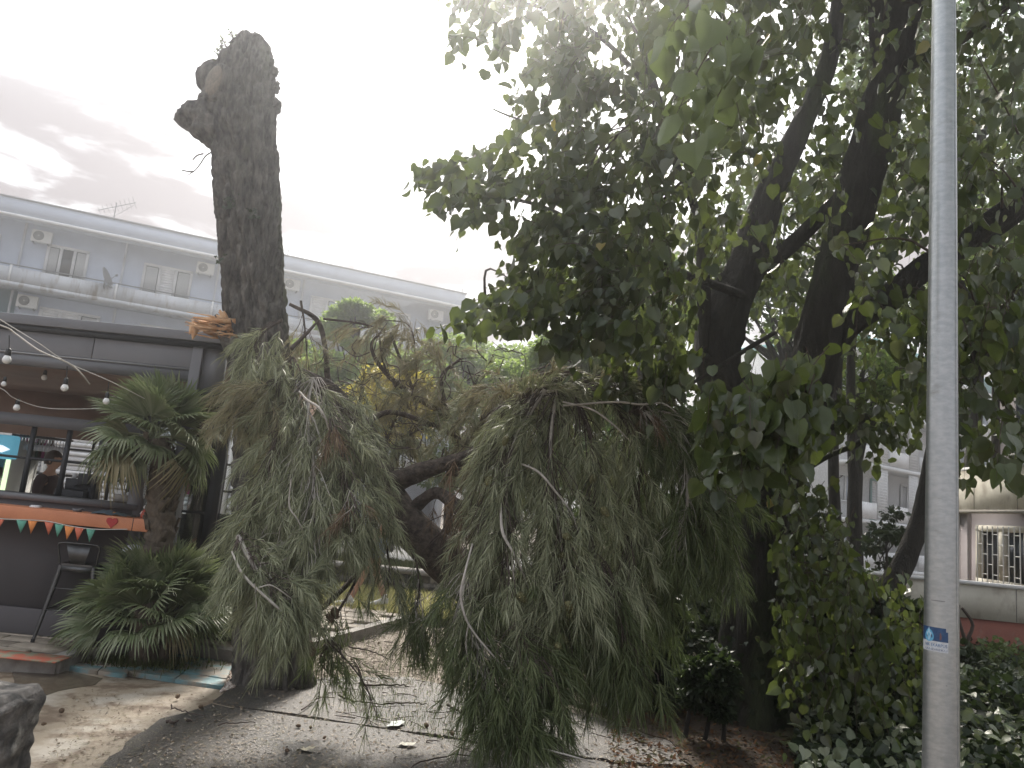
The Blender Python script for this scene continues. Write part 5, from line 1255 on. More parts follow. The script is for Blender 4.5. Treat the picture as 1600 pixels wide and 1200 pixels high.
    # left mass, hanging in front of the standing trunk
    bough([(480, 580, 5.9), (450, 640, 5.6), (422, 715, 5.4), (398, 790, 5.3), (384, 845, 5.3)], 38, 85)
    bough([(490, 590, 5.8), (468, 690, 5.5), (445, 790, 5.3), (430, 870, 5.2)], 52, 120, pale=True)
    bough([(500, 600, 5.8), (530, 690, 5.5), (543, 770, 5.35), (548, 845, 5.3)], 46, 110)
    bough([(510, 610, 5.9), (560, 690, 5.7), (580, 760, 5.6), (588, 820, 5.5)], 36, 80)
    bough([(480, 640, 5.7), (490, 740, 5.4), (490, 830, 5.2), (470, 900, 5.1)], 46, 110)
    bough([(470, 600, 6.0), (435, 690, 5.8), (415, 770, 5.7), (405, 850, 5.6)], 42, 66)
    bough([(372, 838, 5.1), (394, 880, 5.0), (428, 925, 4.95), (464, 940, 4.95)], 42, 80, pale=True, sw=9, out=.7)
    bough([(405, 880, 5.0), (420, 925, 4.95), (436, 955, 5.0), (452, 985, 5.05)], 20, 28, pale=True)
    bough([(445, 850, 5.2), (425, 895, 5.1), (405, 930, 5.1), (395, 950, 5.15)], 34, 56)
    bough([(500, 800, 5.4), (490, 860, 5.3), (470, 910, 5.3), (462, 940, 5.3)], 30, 46)
    bough([(598, 830, 5.7), (608, 880, 5.6), (606, 920, 5.6)], 20, 16, nn=50, depth=1)
    bough([(440, 590, 5.7), (420, 610, 5.6), (395, 640, 5.6), (375, 690, 5.7)], 32, 50, m=B, pale=True)
    bough([(400, 590, 5.75), (375, 605, 5.75), (365, 650, 5.8)], 26, 28, m=B)
    bough([(440, 500, 5.8), (412, 520, 5.75), (400, 545, 5.7), (405, 580, 5.7)], 26, 34, m=N)
    bough([(455, 560, 5.8), (440, 580, 5.7), (435, 620, 5.6)], 24, 26)
    bough([(470, 470, 6.3), (476, 510, 6.3), (480, 560, 6.3)], 20, 14, m=B, nn=40)
    # sparse dark hanging ends with cones
    bough([(560, 900, 5.6), (535, 945, 5.5), (505, 985, 5.4), (495, 1010, 5.4)], 24, 22, m=Gn, nn=40, L=(.12, .2), cones=4, sw=5)
    bough([(500, 990, 5.4), (540, 1030, 5.3), (570, 1070, 5.2), (590, 1120, 5.1)], 13, 22, m=Gn, nn=40, L=(.12, .2), down=1, sw=3)
    bough([(650, 870, 5.7), (655, 930, 5.6), (640, 975, 5.5)], 22, 26, m=Gn, nn=50, down=1)
    bough([(520, 1000, 5.4), (500, 1030, 5.4), (520, 1060, 5.4)], 18, 16, m=Gn, nn=45, L=(.12, .2))
    bough([(700, 900, 5.7), (680, 950, 5.6), (650, 990, 5.5)], 30, 34, m=Gn, nn=48, L=(.14, .24), depth=1)
    # thin brownish sprays on top
    for sp, hw, n in (([(640, 640, 6.6), (600, 570, 6.6), (590, 520, 6.6), (560, 510, 6.6)], 30, 40), ([(650, 640, 6.6), (650, 570, 6.6), (640, 510, 6.6), (600, 500, 6.6)], 36, 58), ([(690, 650, 6.5), (690, 580, 6.5), (670, 530, 6.5)], 34, 52),
                      ([(700, 680, 6.4), (740, 620, 6.4), (730, 570, 6.4)], 38, 50), ([(740, 680, 6.3), (790, 620, 6.2), (780, 590, 6.2)], 40, 56), ([(540, 690, 6.5), (560, 630, 6.5), (570, 580, 6.5)], 36, 40), ([(620, 720, 6.5), (640, 680, 6.5), (690, 660, 6.5)], 36, 42),
                      ([(600, 700, 6.6), (620, 650, 6.6), (650, 600, 6.6)], 40, 44), ([(690, 720, 6.3), (730, 690, 6.2), (760, 640, 6.2)], 36, 42), ([(800, 650, 6.1), (850, 600, 6.1), (910, 590, 6.1)], 26, 46)):
        bough(sp, hw, n, m=B if RNG.random() < .5 else N, nn=50, out=.6, down=.75, depth=1.0, L=(.18, .3))
    for sp, hw, n in (([(548, 770, 5.15), (556, 790, 5.1), (552, 805, 5.1)], 16, 8), ([(515, 655, 5.3), (520, 680, 5.25)], 16, 6), ([(735, 700, 5.4), (745, 750, 5.3), (735, 790, 5.3)], 22, 14), ([(690, 770, 5.7), (710, 800, 5.6), (725, 830, 5.5)], 22, 14), ([(1000, 640, 5.3), (1012, 662, 5.3)], 14, 6)):
        bough(sp, hw, n, m=M_DEADN, nn=50, L=(.1, .18), down=.6)
    # big right mass
    bough([(840, 610, 5.7), (795, 680, 5.4), (765, 780, 5.2), (752, 880, 5.1), (738, 960, 5.05)], 40, 120, out=.55, pale=True, sw=6)
    bough([(728, 900, 5.1), (722, 950, 5.0), (745, 1010, 4.95), (800, 1060, 4.9), (820, 1110, 4.85)], 40, 90, m=Gn, pale=True, sw=6)
    bough([(850, 610, 5.6), (800, 700, 5.3), (790, 800, 5.1), (795, 900, 5.0), (800, 980, 4.95)], 50, 140, m=N, pale=True, sw=8, cones=3, green=True)
    bough([(870, 610, 5.6), (860, 700, 5.3), (870, 800, 5.1), (880, 880, 5.0), (880, 950, 4.95)], 50, 140, pale=True, sw=6, cones=3, green=True)
    bough([(800, 980, 4.9), (830, 1020, 4.85), (850, 1060, 4.8), (850, 1100, 4.8)], 46, 80, m=Gn)
    bough([(900, 620, 5.5), (930, 720, 5.3), (925, 820, 5.15), (920, 900, 5.1), (940, 960, 5.05)], 48, 130, m=N, cones=2, green=True)
    bough([(940, 880, 5.1), (965, 960, 5.0), (990, 1020, 4.95), (1000, 1075, 4.95)], 32, 70, m=Gn, down=.9)
    bough([(930, 900, 5.15), (940, 980, 5.05), (955, 1040, 5.0)], 24, 46, m=Gn, down=.9)
    bough([(960, 630, 5.5), (1000, 720, 5.35), (985, 820, 5.25), (975, 900, 5.2)], 46, 120, m=N)
    bough([(1000, 640, 5.4), (1060, 690, 5.3), (1075, 780, 5.25), (1060, 860, 5.2)], 42, 105, m=Gn, pale=True)
    bough([(1040, 650, 5.5), (1110, 700, 5.4), (1120, 780, 5.35), (1090, 850, 5.3)], 34, 70, m=Gn)
    bough([(1070, 840, 5.3), (1060, 900, 5.3), (1045, 950, 5.3)], 28, 34, m=Gn, nn=50)
    bough([(860, 850, 5.2), (870, 940, 5.1), (890, 1000, 5.05), (900, 1040, 5.05)], 42, 70, m=Gn, cones=5, green=True)
    bough([(880, 640, 6.0), (850, 760, 5.9), (840, 880, 5.8), (840, 980, 5.7)], 70, 110, m=N)
    bough([(980, 660, 5.9), (960, 780, 5.9), (950, 900, 5.8)], 70, 100, m=Gn)
    bough([(760, 1040, 4.95), (775, 1090, 4.85), (800, 1130, 4.75), (860, 1165, 4.7)], 38, 70, m=Gn, down=.3, pale=True)
    bough([(745, 980, 5.05), (750, 1040, 4.95), (765, 1090, 4.85)], 30, 55, m=Gn)
    bough([(830, 605, 5.8), (890, 600, 5.7), (960, 615, 5.6), (1040, 650, 5.5), (1080, 680, 5.45)], 28, 90, m=N, pale=True, down=.9)
    bough([(790, 640, 5.9), (840, 600, 5.85), (900, 590, 5.8), (980, 610, 5.7), (1050, 640, 5.6)], 20, 70, m=B, down=-.15, L=(.12, .2))
    bough([(800, 650, 5.7), (860, 615, 5.6), (930, 610, 5.6), (1010, 630, 5.5)], 24, 80, m=N, down=.15, L=(.14, .22))
    bough([(1010, 650, 5.5), (1085, 730, 5.4), (1130, 820, 5.35), (1125, 900, 5.35)], 40, 80, m=Gn)
    bough([(1030, 690, 5.7), (1050, 800, 5.6), (1010, 900, 5.5), (1000, 980, 5.4)], 50, 80, m=Gn)
fallen_pine()
# ================================================================== fan palms
def frond_meshes(m, n_seg=30, R=.5, span=2.5, tipdroop=.25, seed=0):
    """one fan leaf in local axes: petiole base at 0, blade along +X; returns mesh of blade (origin at the hub)"""
    g = Geo(); 
    for k in range(n_seg):
        a = -span / 2 + span * k / (n_seg - 1); L = R * (1 - .22 * abs(a / (span / 2)) ** 2) * RNG.uniform(.88, 1.08)
        d = np.array([math.cos(a), math.sin(a), 0]); s = np.array([-d[1], d[0], 0]); z = .0
        w0 = R * .022; w1 = R * .042; dr = tipdroop * RNG.uniform(.4, 1.6)
        pts = []; 
        for t, w in ((.0, w0), (.3, w1), (.6, w1 * .75), (.85, w1 * .4), (1.0, .001)):
            c = d * L * t + np.array([0, 0, .10 * R * math.sin(t * 2.4) * (.6 + .4 * math.cos(a))]) - np.array([0, 0, dr * R * max(0, t - .55) ** 1.6 * 1.6]) + np.array([-.12 * R * abs(math.sin(a)) * 0, 0, .22 * R * (1 - math.cos(a)) * t * .4])
            c = c + s * RNG.normal(0, .004) * t; pts.append((c, w))
        V = []
        for c, w in pts: V += [c - s * w + np.array([0, 0, w * .6]), c, c + s * w + np.array([0, 0, w * .6])]
        F = []
        for i in range(4): b = i * 3; F += [(b, b + 1, b + 4, b + 3), (b + 1, b + 2, b + 5, b + 4)]
        g.add(V, F)
    return g.mesh('frond', m)
M_PALMY = leafmat('dry_palm_leaf', [(0.28, 0.25, 0.14), (0.35, 0.30, 0.18)], (0.3, 0.26, 0.12), .2, .6)
FR = [frond_meshes(M_PALM, 34, 1, 2.6, .25), frond_meshes(M_PALM, 30, 1, 2.9, .5), frond_meshes(M_PALM, 32, 1, 2.3, .8), frond_meshes(M_PALMY, 24, 1, 2.0, 1.6)]
def put_frond(root, hub0, d, pet, R, kind, roll=0.0):
    d = unit(d); hub = hub0 + d * pet - np.array([0, 0, .10 * pet])
    g = Geo(); g.tube(curve_pts([hub0, (hub0 + hub) / 2 + np.array([0, 0, .04 * pet]), hub], 6), np.linspace(.009, .006, 6), 5); p = g.build('petiole', M_PALM, root, smooth=True)
    X = unit(d + np.array([0, 0, -.15])); Y = unit(np.cross((0, 0, 1), X)); Z = np.cross(X, Y)
    Y, Z = Y * math.cos(roll) + Z * math.sin(roll), Z * math.cos(roll) - Y * math.sin(roll)
    o = bpy.data.objects.new('frond', FR[kind]); COL.objects.link(o); o.parent = root
    o.matrix_basis = Matrix.Translation(Vector(hub - wloc(root))) @ Matrix(((X[0], Y[0], Z[0]), (X[1], Y[1], Z[1]), (X[2], Y[2], Z[2]))).to_4x4() @ Matrix.Scale(R, 4)
def tall_palm():
    b = G(232, 1000, .02); Y = 6.82; b = np.array([P(246, 900, Y)[0], Y, .02]); top = P(238, 690, Y)
    root = thing('tall_fan_palm', b, 'tall fan palm with shaggy trunk and wide crown in front of the orange counter', 'palm')
    bot = P(246, 900, Y); bot[2] = 0
    def fib(p, an, t, r): return np.array([.018 * abs(noise.noise(Vector((math.cos(a) * 6, math.sin(a) * 6, p[2] * 9)))) + .012 * (math.sin(p[2] * 55 + a * 2)) for a in an])
    g = Geo(); c = curve_pts([bot, P(248, 850, Y), P(251, 760, Y), top], 70); g.tube(c, np.linspace(.105, .125, 70), 30, fn=fib); g.build('trunk', M_PALMT, root, smooth=True)
    for k in range(70):                                     # old leaf bases
        i = int(RNG.integers(8, 69)); a = RNG.uniform(0, 6.28); rr = .12; q = c[i] + np.array([math.cos(a), math.sin(a), 0]) * rr
        g = Geo(); e = q + np.array([math.cos(a) * .03, math.sin(a) * .03, .09]); g.bar(q, e, .05, .012); g.build('leaf_base', M_PALMT, root)
    hub = top + np.array([0, 0, .03])
    n = 30
    for k in range(n):
        el = math.radians(85 - 128 * (k / n) ** 1.0); az = k * 2.399 + RNG.normal(0, .2)
        d = np.array([math.cos(az) * math.cos(el), math.sin(az) * math.cos(el), math.sin(el)])
        put_frond(root, hub, d, RNG.uniform(.20, .34) * (1 if el > -.2 else .8), RNG.uniform(.36, .46), 0 if el > .5 else (1 if el > -.1 else 2), RNG.normal(0, .5))
    for az in (2.9, 5.9, 4.4): put_frond(root, hub, np.array([math.cos(az), math.sin(az), -.6]), .3, .34, 3, RNG.normal(0, .4))
def low_palm():
    b = G(230, 1036, .02); root = thing('low_fan_palm', b, 'low bushy fan palm clump growing in the pale gravel bed', 'palm')
    for k in range(5):
        a = k * 1.26; q = b + np.array([math.cos(a) * .12, math.sin(a) * .1, 0])
        g = Geo(); g.tube(curve_pts([q, q + np.array([0, 0, .12]), q + np.array([math.cos(a) * .03, 0, .36])], 20), np.linspace(.05, .03, 20), 14, rough=.18); g.build('stem', M_PALMT, root)
    for k in range(60):
        a = k * 2.399; f = k / 60; el = math.radians(80 - 80 * f + RNG.normal(0, 6)); q = b + np.array([math.cos(a) * .10, math.sin(a) * .10, .32 + .14 * (1 - f)])
        d = np.array([math.cos(a) * math.cos(el), math.sin(a) * math.cos(el) * .9, math.sin(el)])
        put_frond(root, q, d, RNG.uniform(.18, .34), RNG.uniform(.34, .42), 0 if el > .8 else 1 if el > .1 else 2, RNG.normal(0, .5))
    put_frond(root, b + np.array([0, 0, .3]), np.array([math.cos(5.7), math.sin(5.7), .1]), .3, .24, 3, .3)
    q = b + np.stack([RNG.normal(0, .24, 1400), RNG.normal(-.02, .15, 1400), np.zeros(1400)], -1); q[:, 2] = .02
    g = Geo(); 
    o = grass('palm_bed_grass', q, .03, .10, M_GRASS, .004); o.location[2] += 0
tall_palm(); low_palm()

# ================================================================== bar stools
def stool(x, y, rz, label):
    w = thing('bar_stool', (x, y, TZ), label, 'bar stool', 'metal bar stools at the counter'); c, s = math.cos(rz), math.sin(rz)
    B = [(c, s, 0), (-s, c, 0), (0, 0, 1)]; O = (x, y, TZ); L = lambda p: np.array(p) @ np.array(B) + np.array(O)
    H = .66; g = Geo()
    g.prism([L(p)[:2] for p in [(.155 * a, .155 * b, 0) for a, b in ((-1, -.8), (-.8, -1), (.8, -1), (1, -.8), (1, .8), (.8, 1), (-.8, 1), (-1, .8))]], TZ + H - .018, TZ + H); g.build('seat', M_STOOL, w, bevel=.006)
    g = Geo()
    for sx, sy in ((-1, 0), (1, 0), (0, -1), (0, 1)):
        a = (.15 * sx, .15 * sy); t = (.15 * (sx == 0), .15 * (sy == 0)); g.bar(L((a[0] - t[0], a[1] - t[1], H - .045)), L((a[0] + t[0], a[1] + t[1], H - .045)), .012, .05)
    g.build('apron', M_STOOL, w)
    feet = {}
    for sx in (-1, 1):
        for sy in (-1, 1):
            t, f = L((.135 * sx, .135 * sy, H - .02)), L((.215 * sx, .215 * sy, .012)); g = Geo(); g.tube([t, f], [.026, .013], 6); lg = g.build('leg', M_STOOL, w)
            g = Geo(); g.tube([f + np.array([0, 0, .02]), f - np.array([0, 0, .012])], [.017, .017], 8); g.build('rubber_foot', M_BLACK, lg)
    for z, k in ((.27, .19), (.45, .17)):
        cs = [(-k, -k), (k, -k), (k, k), (-k, k)]
        for i in range(4):
            if z > .4 and i % 2: continue
            g = Geo(); g.bar(L((*cs[i], z)), L((*cs[(i + 1) % 4], z)), .022 if z < .3 else .008, .008); g.build('stretcher', M_STOOL, w)
    g = Geo(); g.tube(curve_pts([L((-.15, .14, H)), L((-.165, .165, H + .10)), L((-.17, .18, H + .15)), L((-.14, .19, H + .175)), L((0, .2, H + .18)), L((.14, .19, H + .175)), L((.17, .18, H + .15)), L((.165, .165, H + .10)), L((.15, .14, H))], 40), .009, 8); g.build('back_rim', M_STOOL, w, smooth=True)
    g = Geo(); g.add([L(p) for p in ((-.06, .155, H), (.06, .155, H), (.1, .19, H + .17), (-.1, .19, H + .17), (-.06, .161, H), (.06, .161, H), (.1, .196, H + .17), (-.1, .196, H + .17))], [(0, 1, 2, 3), (7, 6, 5, 4), (0, 4, 5, 1), (2, 6, 7, 3)]); g.build('back_plate', M_STOOL, w)
    return w
a = G(62, 1004, TZ); b2 = G(124, 1011, TZ)
stool((a[0] + b2[0]) / 2 - .03, (a[1] + b2[1]) / 2 + .22, math.pi + .12, 'dark grey metal bar stool nearest the picture, its back plate turned this way')
stool((a[0] + b2[0]) / 2 + .14, (a[1] + b2[1]) / 2 + .52, math.pi - .2, 'dark metal bar stool tucked behind the front stool against the bar wall')
# stool and round stool seen through the glass
stool(K(300, 800, 10.2)[0], 10.2, .3, 'dark bar stool inside, seen through the glazed end of the bar')

# ================================================================== counter things
def bunting():
    Y = KY - .335; w = thing('bunting', K(70, 812, Y), 'string of teal, orange and coral pennants hung under the orange counter', 'bunting')
    ctrl = [(-90, 806), (-30, 808), (8, 811), (70, 814), (110, 822), (150, 827), (199, 827)]
    p = curve_pts([K(x, y, Y) for x, y in ctrl], 40); g = Geo(); g.tube(p, .004, 5); g.build('string', M_CABLE, w)
    cols = {'t': mat('teal_felt', (0.13, 0.36, 0.27), .9), 'o': mat('orange_felt', (0.72, 0.26, 0.08), .9), 'c': mat('coral_felt', (0.62, 0.17, 0.10), .9)}
    pen = [(-58, 't', 17), (-30, 'o', 16), (-1, 'c', 16), (34, 't', 17), (51, 'o', 15), (77, 'c', 15), (93, 't', 15), (109, 'o', 16), (124, 'c', 15), (142, 't', 15)]
    for x, cc, wd in pen:
        y = np.interp(x, [c[0] for c in ctrl], [c[1] for c in ctrl]); a, b = K(x - wd / 2, y - .5, Y), K(x + wd / 2, y + 1, Y); t = K(x - 3, y + 21, Y) + np.array([0, RNG.normal(0, .015), 0])
        m_ = (a + b) / 2 + np.array([0, -.008, -.005]); g = Geo(); e = np.array([0, .004, 0]); mid = (m_ + t) / 2 + np.array([0, -.006, 0])
        V = [a, m_, b, mid, t, a + e, m_ + e, b + e, mid + e, t + e]
        for f in ((0, 3, 1), (1, 3, 2), (0, 4, 3), (3, 4, 2), (6, 8, 5), (7, 8, 6), (8, 9, 5), (7, 9, 8), (0, 5, 9), (0, 9, 4), (2, 4, 9), (2, 9, 7), (0, 1, 6), (0, 6, 5), (1, 2, 7), (1, 7, 6)): g.F.append((np.array([f]) + g.n, 0))
        g.V.append(np.array(V)); g.n += 10; g.build('pennant', cols[cc], w)
bunting()
def cable(name, ctrl, r, label, m=M_CABLE, grp='cables strung in front of the bar'):
    p = curve_pts([P(*c) for c in ctrl], 60); g = Geo(); g.tube(p, r, 6); o = g.build(name, m, smooth=True); tag(o, label, 'cable', grp); return p
cable('festoon_cable', [(-120, 470, 5.4), (0, 508, 5.7), (25, 522, 5.8), (62, 548, 5.9), (108, 568, 6.1), (128, 585, 6.3), (140, 600, 6.6)], .006, 'thick pale cable sagging lowest in front of the dark fascia')
cable('festoon_cable', [(-120, 420, 5.4), (0, 499, 5.7), (60, 536, 5.8), (105, 566, 6.0), (175, 597, 6.3), (240, 630, 6.6)], .0035, 'thin straight cable above the thick one, ending in the palm')
cable('festoon_cable', [(-80, 570, 6.4), (0, 606, 6.6), (22, 622, 6.7), (68, 637, 6.9), (130, 639, 7.0), (190, 636, 7.1)], .0035, 'thin cable hanging lower inside the hatch opening')
def bulb(x, y, Y, s, ytop, label):
    c = P(x, y, Y); k = mpp(c) * s; t = P(x + 4, ytop, Y); w = thing('festoon_bulb', (c[0], c[1], c[2]), label, 'light bulb', 'frosted festoon bulbs on the cables')
    g = Geo(); g.lathe(c, [(0, -1.05 * k), (.55 * k, -.92 * k), (.95 * k, -.4 * k), (1.0 * k, 0), (.85 * k, .5 * k), (.6 * k, .9 * k), (.5 * k, 1.1 * k), (0, 1.1 * k)], 16); g.build('glass_bulb', M_BULB, w, smooth=True)
    g = Geo(); g.lathe(c + np.array([0, 0, 1.0 * k]), [(.62 * k, 0), (.66 * k, .1 * k), (.6 * k, 1.5 * k), (.3 * k, 1.9 * k), (0, 1.9 * k)], 12); g.build('socket', M_BLACK, w, smooth=True)
    g = Geo(); g.tube([c + np.array([0, 0, 2.8 * k]), t], .004, 5); g.build('lead', M_BLACK, w)
for a in ((10.5, 562, 5.8, 6.5, 524, 'frosted bulb hanging highest at the left edge, before the dark fascia'), (101, 606, 6.1, 5.5, 572, 'frosted bulb hanging where the two cables meet'), (166, 627, 6.3, 5, 597, 'frosted bulb hanging over the left fronds of the tall palm'),
          (6, 600, 7.0, 4, 590, 'small dim bulb at the left edge inside the opening'), (69, 590, 7.4, 4.2, 580, 'small dim bulb high inside the dark opening'), (26, 637, 7.0, 5, 624, 'dim bulb hanging lowest on the inner cable')): bulb(*a)
def chain():
    w = thing('hanging_chain', P(229, 760, 6.6), 'steel chain hanging against the tall palm trunk', 'chain'); k = 0
    for y in np.linspace(722, 776, 15):
        x = 233 - (y - 722) * .15; c = P(x, y, 6.62); g = Geo(); a = np.linspace(0, 2 * np.pi, 12); X = np.array([1, 0, 0]) if k % 2 else np.array([.2, .97, 0]); g.tube([c + X * .009 * math.cos(t) + np.array([0, 0, .016 * math.sin(t)]) for t in a], .0032, 5, caps=False); g.build('link', M_GALV, w, smooth=True); k += 1
chain()
def globe():
    c = P(207, 869, 6.85); w = thing('globe_lamp', c, 'unlit white globe lamp fixed to the dark bar wall behind the low palm', 'lamp'); R = 18.5 * mpp(c)
    g = Geo(); g.lathe(c, [(R * math.sin(t), -R * math.cos(t)) for t in np.linspace(0.001, math.pi - .001, 16)], 24); g.build('globe', mat('opal_glass', (0.5, 0.52, 0.56), .3), w, smooth=True)
    g = Geo(); g.tube([c + np.array([0, R * .8, 0]), np.array([c[0], KY, c[2]])], .03, 10); g.build('wall_mount', M_BLACK, w)
globe()
# hanging glasses, bottles and jars on the back of the bar
yb = KI['by'] - .8
gm = None
def lathe_thing(name, parts, c, label, cat, grp):
    w = thing(name, c, label, cat, grp)
    for nm, prof, m in parts: g = Geo(); g.lathe(c, prof, 12); g.build(nm, m, w, smooth=True)
    return w
def copy_tree(o, loc, label):
    r = o.copy(); COL.objects.link(r); r.location = tuple(loc); r['label'] = label
    for ch in o.children: c = ch.copy(); COL.objects.link(c); c.parent = r
    return r
M_GL2 = mat('glassware', (0.55, 0.55, 0.58), .12, spec=.9)
first = None
for k, px in enumerate(np.linspace(34, 104, 14)):
    c = K(px, 697 , yb); c[2] = KI['zr'] - .16; lb = ['first', 'second', 'third', 'fourth', 'fifth', 'sixth', 'seventh', 'eighth', 'ninth', 'tenth', 'eleventh', 'twelfth', 'thirteenth', 'last'][k] + ' wine glass from the left hanging in the rack behind the bar'
    if first is None: first = lathe_thing('wine_glass', [('bowl', [(.022, 0), (.034, .03), (.03, .065), (.005, .085)], M_GL2), ('stem', [(.004, .085), (.004, .15)], M_GL2), ('foot', [(.004, .15), (.033, .157), (.033, .16), (0, .16)], M_GL2)], c, lb, 'wine glass', 'wine glasses hanging from the rack')
    else: copy_tree(first, c, lb)
bm = [mat('green_bottle', (0.03, 0.07, 0.03), .15), mat('brown_bottle', (0.09, 0.035, 0.015), .15), mat('magenta_bottle', (0.40, 0.06, 0.22), .3), mat('clear_bottle', (0.45, 0.45, 0.42), .15)]
for k, px in enumerate(np.linspace(26, 78, 11)):
    c = K(px, 716, KI['by'] - .52); c[2] = KI['zsh']; i = [2, 0, 2, 1, 3, 2, 0, 1, 2, 3, 1][k]
    lathe_thing('bottle', [('body', [(0, 0), (.036, 0), (.037, .16), (.014, .21), (.013, .27)], bm[i]), ('cap', [(.0145, .27), (.0145, .29), (0, .29)], M_DK2)], c, ['dark green', 'brown', 'magenta', 'clear'][i] + ' bottle on the shelf behind the bar, ' + ['first', 'second', 'third', 'fourth', 'fifth', 'sixth', 'seventh', 'eighth', 'ninth', 'tenth', 'eleventh'][k] + ' from the left', 'bottle', 'bottles behind the bar')
def fridge():
    Y = KY + 2.6; a, b = K(-34, 700, Y), K(22, 700, Y); z1, z0 = K(10, 686, Y)[2], TZ; w = thing('drinks_fridge', ((a[0] + b[0]) / 2, Y, TZ), 'lit drinks fridge with a blue header behind the bar glazing at the left edge', 'fridge')
    x0, x1 = a[0], b[0]; g = Geo()
    g.box((x0, Y + .5, z0), (x1, Y + .56, z1)); g.box((x0, Y, z0), (x0 + .04, Y + .499, z1)); g.box((x1 - .04, Y, z0), (x1, Y + .499, z1)); g.box((x0 + .041, Y, z0), (x1 - .041, Y + .499, z0 + .3)); g.build('cabinet', M_AC, w)
    zh = z1 - .25; g = Geo(); g.box((x0 - .01, Y - .06, zh), (x1 + .01, Y + .1, z1 + .05)); g.build('header', emit('lit_header_blue', (0.14, 0.45, 0.62), .25), w, bevel=.03)
    h = w.children[-1]; g = Geo(); c = np.array([(x0 + x1) / 2, Y - .063, (zh + z1) / 2])
    g.add([c + np.array([q[0] * .5, -.003, q[1]]) * .8 for q in ((-.5, -.03), (-.1, .0), (.3, -.06), (.55, .0), (.3, .05), (-.1, .08))] , [(0, 1, 5), (1, 2, 4), (2, 3, 4), (1, 4, 5)]); g.build('header_wave', emit('lit_header_pale', (0.85, 0.9, 0.95), .5), h)
    g = Geo(); g.box((x1 - .05, Y - .03, z0 + .1), (x1 - .005, Y - .005, zh)); g.build('light_edge', emit('lit_green_white', (0.75, 0.95, 0.6), .6), w)
    cols = [mat('red_can', (0.5, 0.05, 0.04), .4), mat('green_can', (0.08, 0.35, 0.12), .4), mat('white_can', (0.6, 0.6, 0.6), .4), bm[2]]
    for r in range(5):
        z = z0 + .3 + (zh - z0 - .35) * r / 5; g = Geo(); g.box((x0 + .041, Y + .05, z), (x1 - .041, Y + .48, z + .015)); s = g.build('shelf', emit('lit_shelf', (0.8, 0.9, 0.8), .4), w)
        for k in range(7):
            g = Geo(); g.lathe((x0 + .07 + (x1 - x0 - .14) * k / 6, Y + .12, z + .016), [(0, 0), (.028, 0), (.028, .15), (.012, .19), (.012, .21), (0, .21)], 10); g.build('drink', cols[(k // 2 + r) % 4], s)
    g = Geo(); g.box((x0 + .045, Y - .02, z0 + .3), (x1 - .055, Y - .012, zh)); g.build('glass_door', M_GLASS, w)
fridge()
def machine():
    Y = KY + .7; c = K(118, 790, Y); c[2] = KI['zs'] + .022; w = thing('coffee_machine', c, 'dark coffee machine with cups on top, on the inner bar shelf', 'coffee machine'); x, y, z = c
    g = Geo(); g.box((x - .17, y - .12, z), (x + .12, y + .2, z + .09)); g.build('base', M_DK2, w, bevel=.01); g = Geo(); g.box((x - .16, y + .02, z + .091), (x + .12, y + .2, z + .2)); g.build('boiler_housing', M_DK2, w, bevel=.01)
    g = Geo(); g.box((x - .0, y - .06, z + .15), (x + .11, y + .019, z + .26)); g.build('group_head', M_DK2, w, bevel=.01); g = Geo(); g.tube([(x + .05, y - .06, z + .14), (x + .05, y - .18, z + .13)], .012, 8); g.build('portafilter', M_DK2, w)
    for k in range(4): g = Geo(); g.lathe((x - .12 + k * .06, y + .1, z + .201), [(0, 0), (.018, 0), (.026, .05), (.024, .05), (.016, .006)], 10); g.build('cup', M_SHOE, w)
    for px, nm, lb in ((140, 'grinder', 'dark coffee grinder beside the coffee machine'), ):
        c = K(142, 790, Y); c[2] = z; lathe_thing(nm, [('body', [(0, 0), (.05, 0), (.05, .12), (.03, .13), (.05, .2), (.05, .22), (0, .22)], M_DK2)], c, lb, 'grinder', None)
    c = K(197, 792, KY + .2); c[2] = KI['zs'] + .051; w = thing('wooden_crate', c, 'grey brown tray with jars standing on the sill left of the tall palm', 'tray'); x, y, z = c
    g = Geo(); g.box((x - .09, y - .08, z), (x + .09, y + .08, z + .012)); g.build('bottom', M_PALMT, w)
    for s in (-1, 1): g = Geo(); g.box((x + s * .09 - .004, y - .08, z + .0125), (x + s * .09 + .004, y + .08, z + .075)); g.build('side', M_KERB, w); g = Geo(); g.box((x - .085, y + s * .08 - .004, z + .0125), (x + .085, y + s * .08 + .004, z + .075)); g.build('side', M_KERB, w)
    for k in range(3): g = Geo(); g.lathe((x - .05 + .05 * k, y, z + .013), [(0, 0), (.02, 0), (.02, .08), (.012, .09), (0, .09)], 10); g.build('jar', M_GL2, w)
machine()
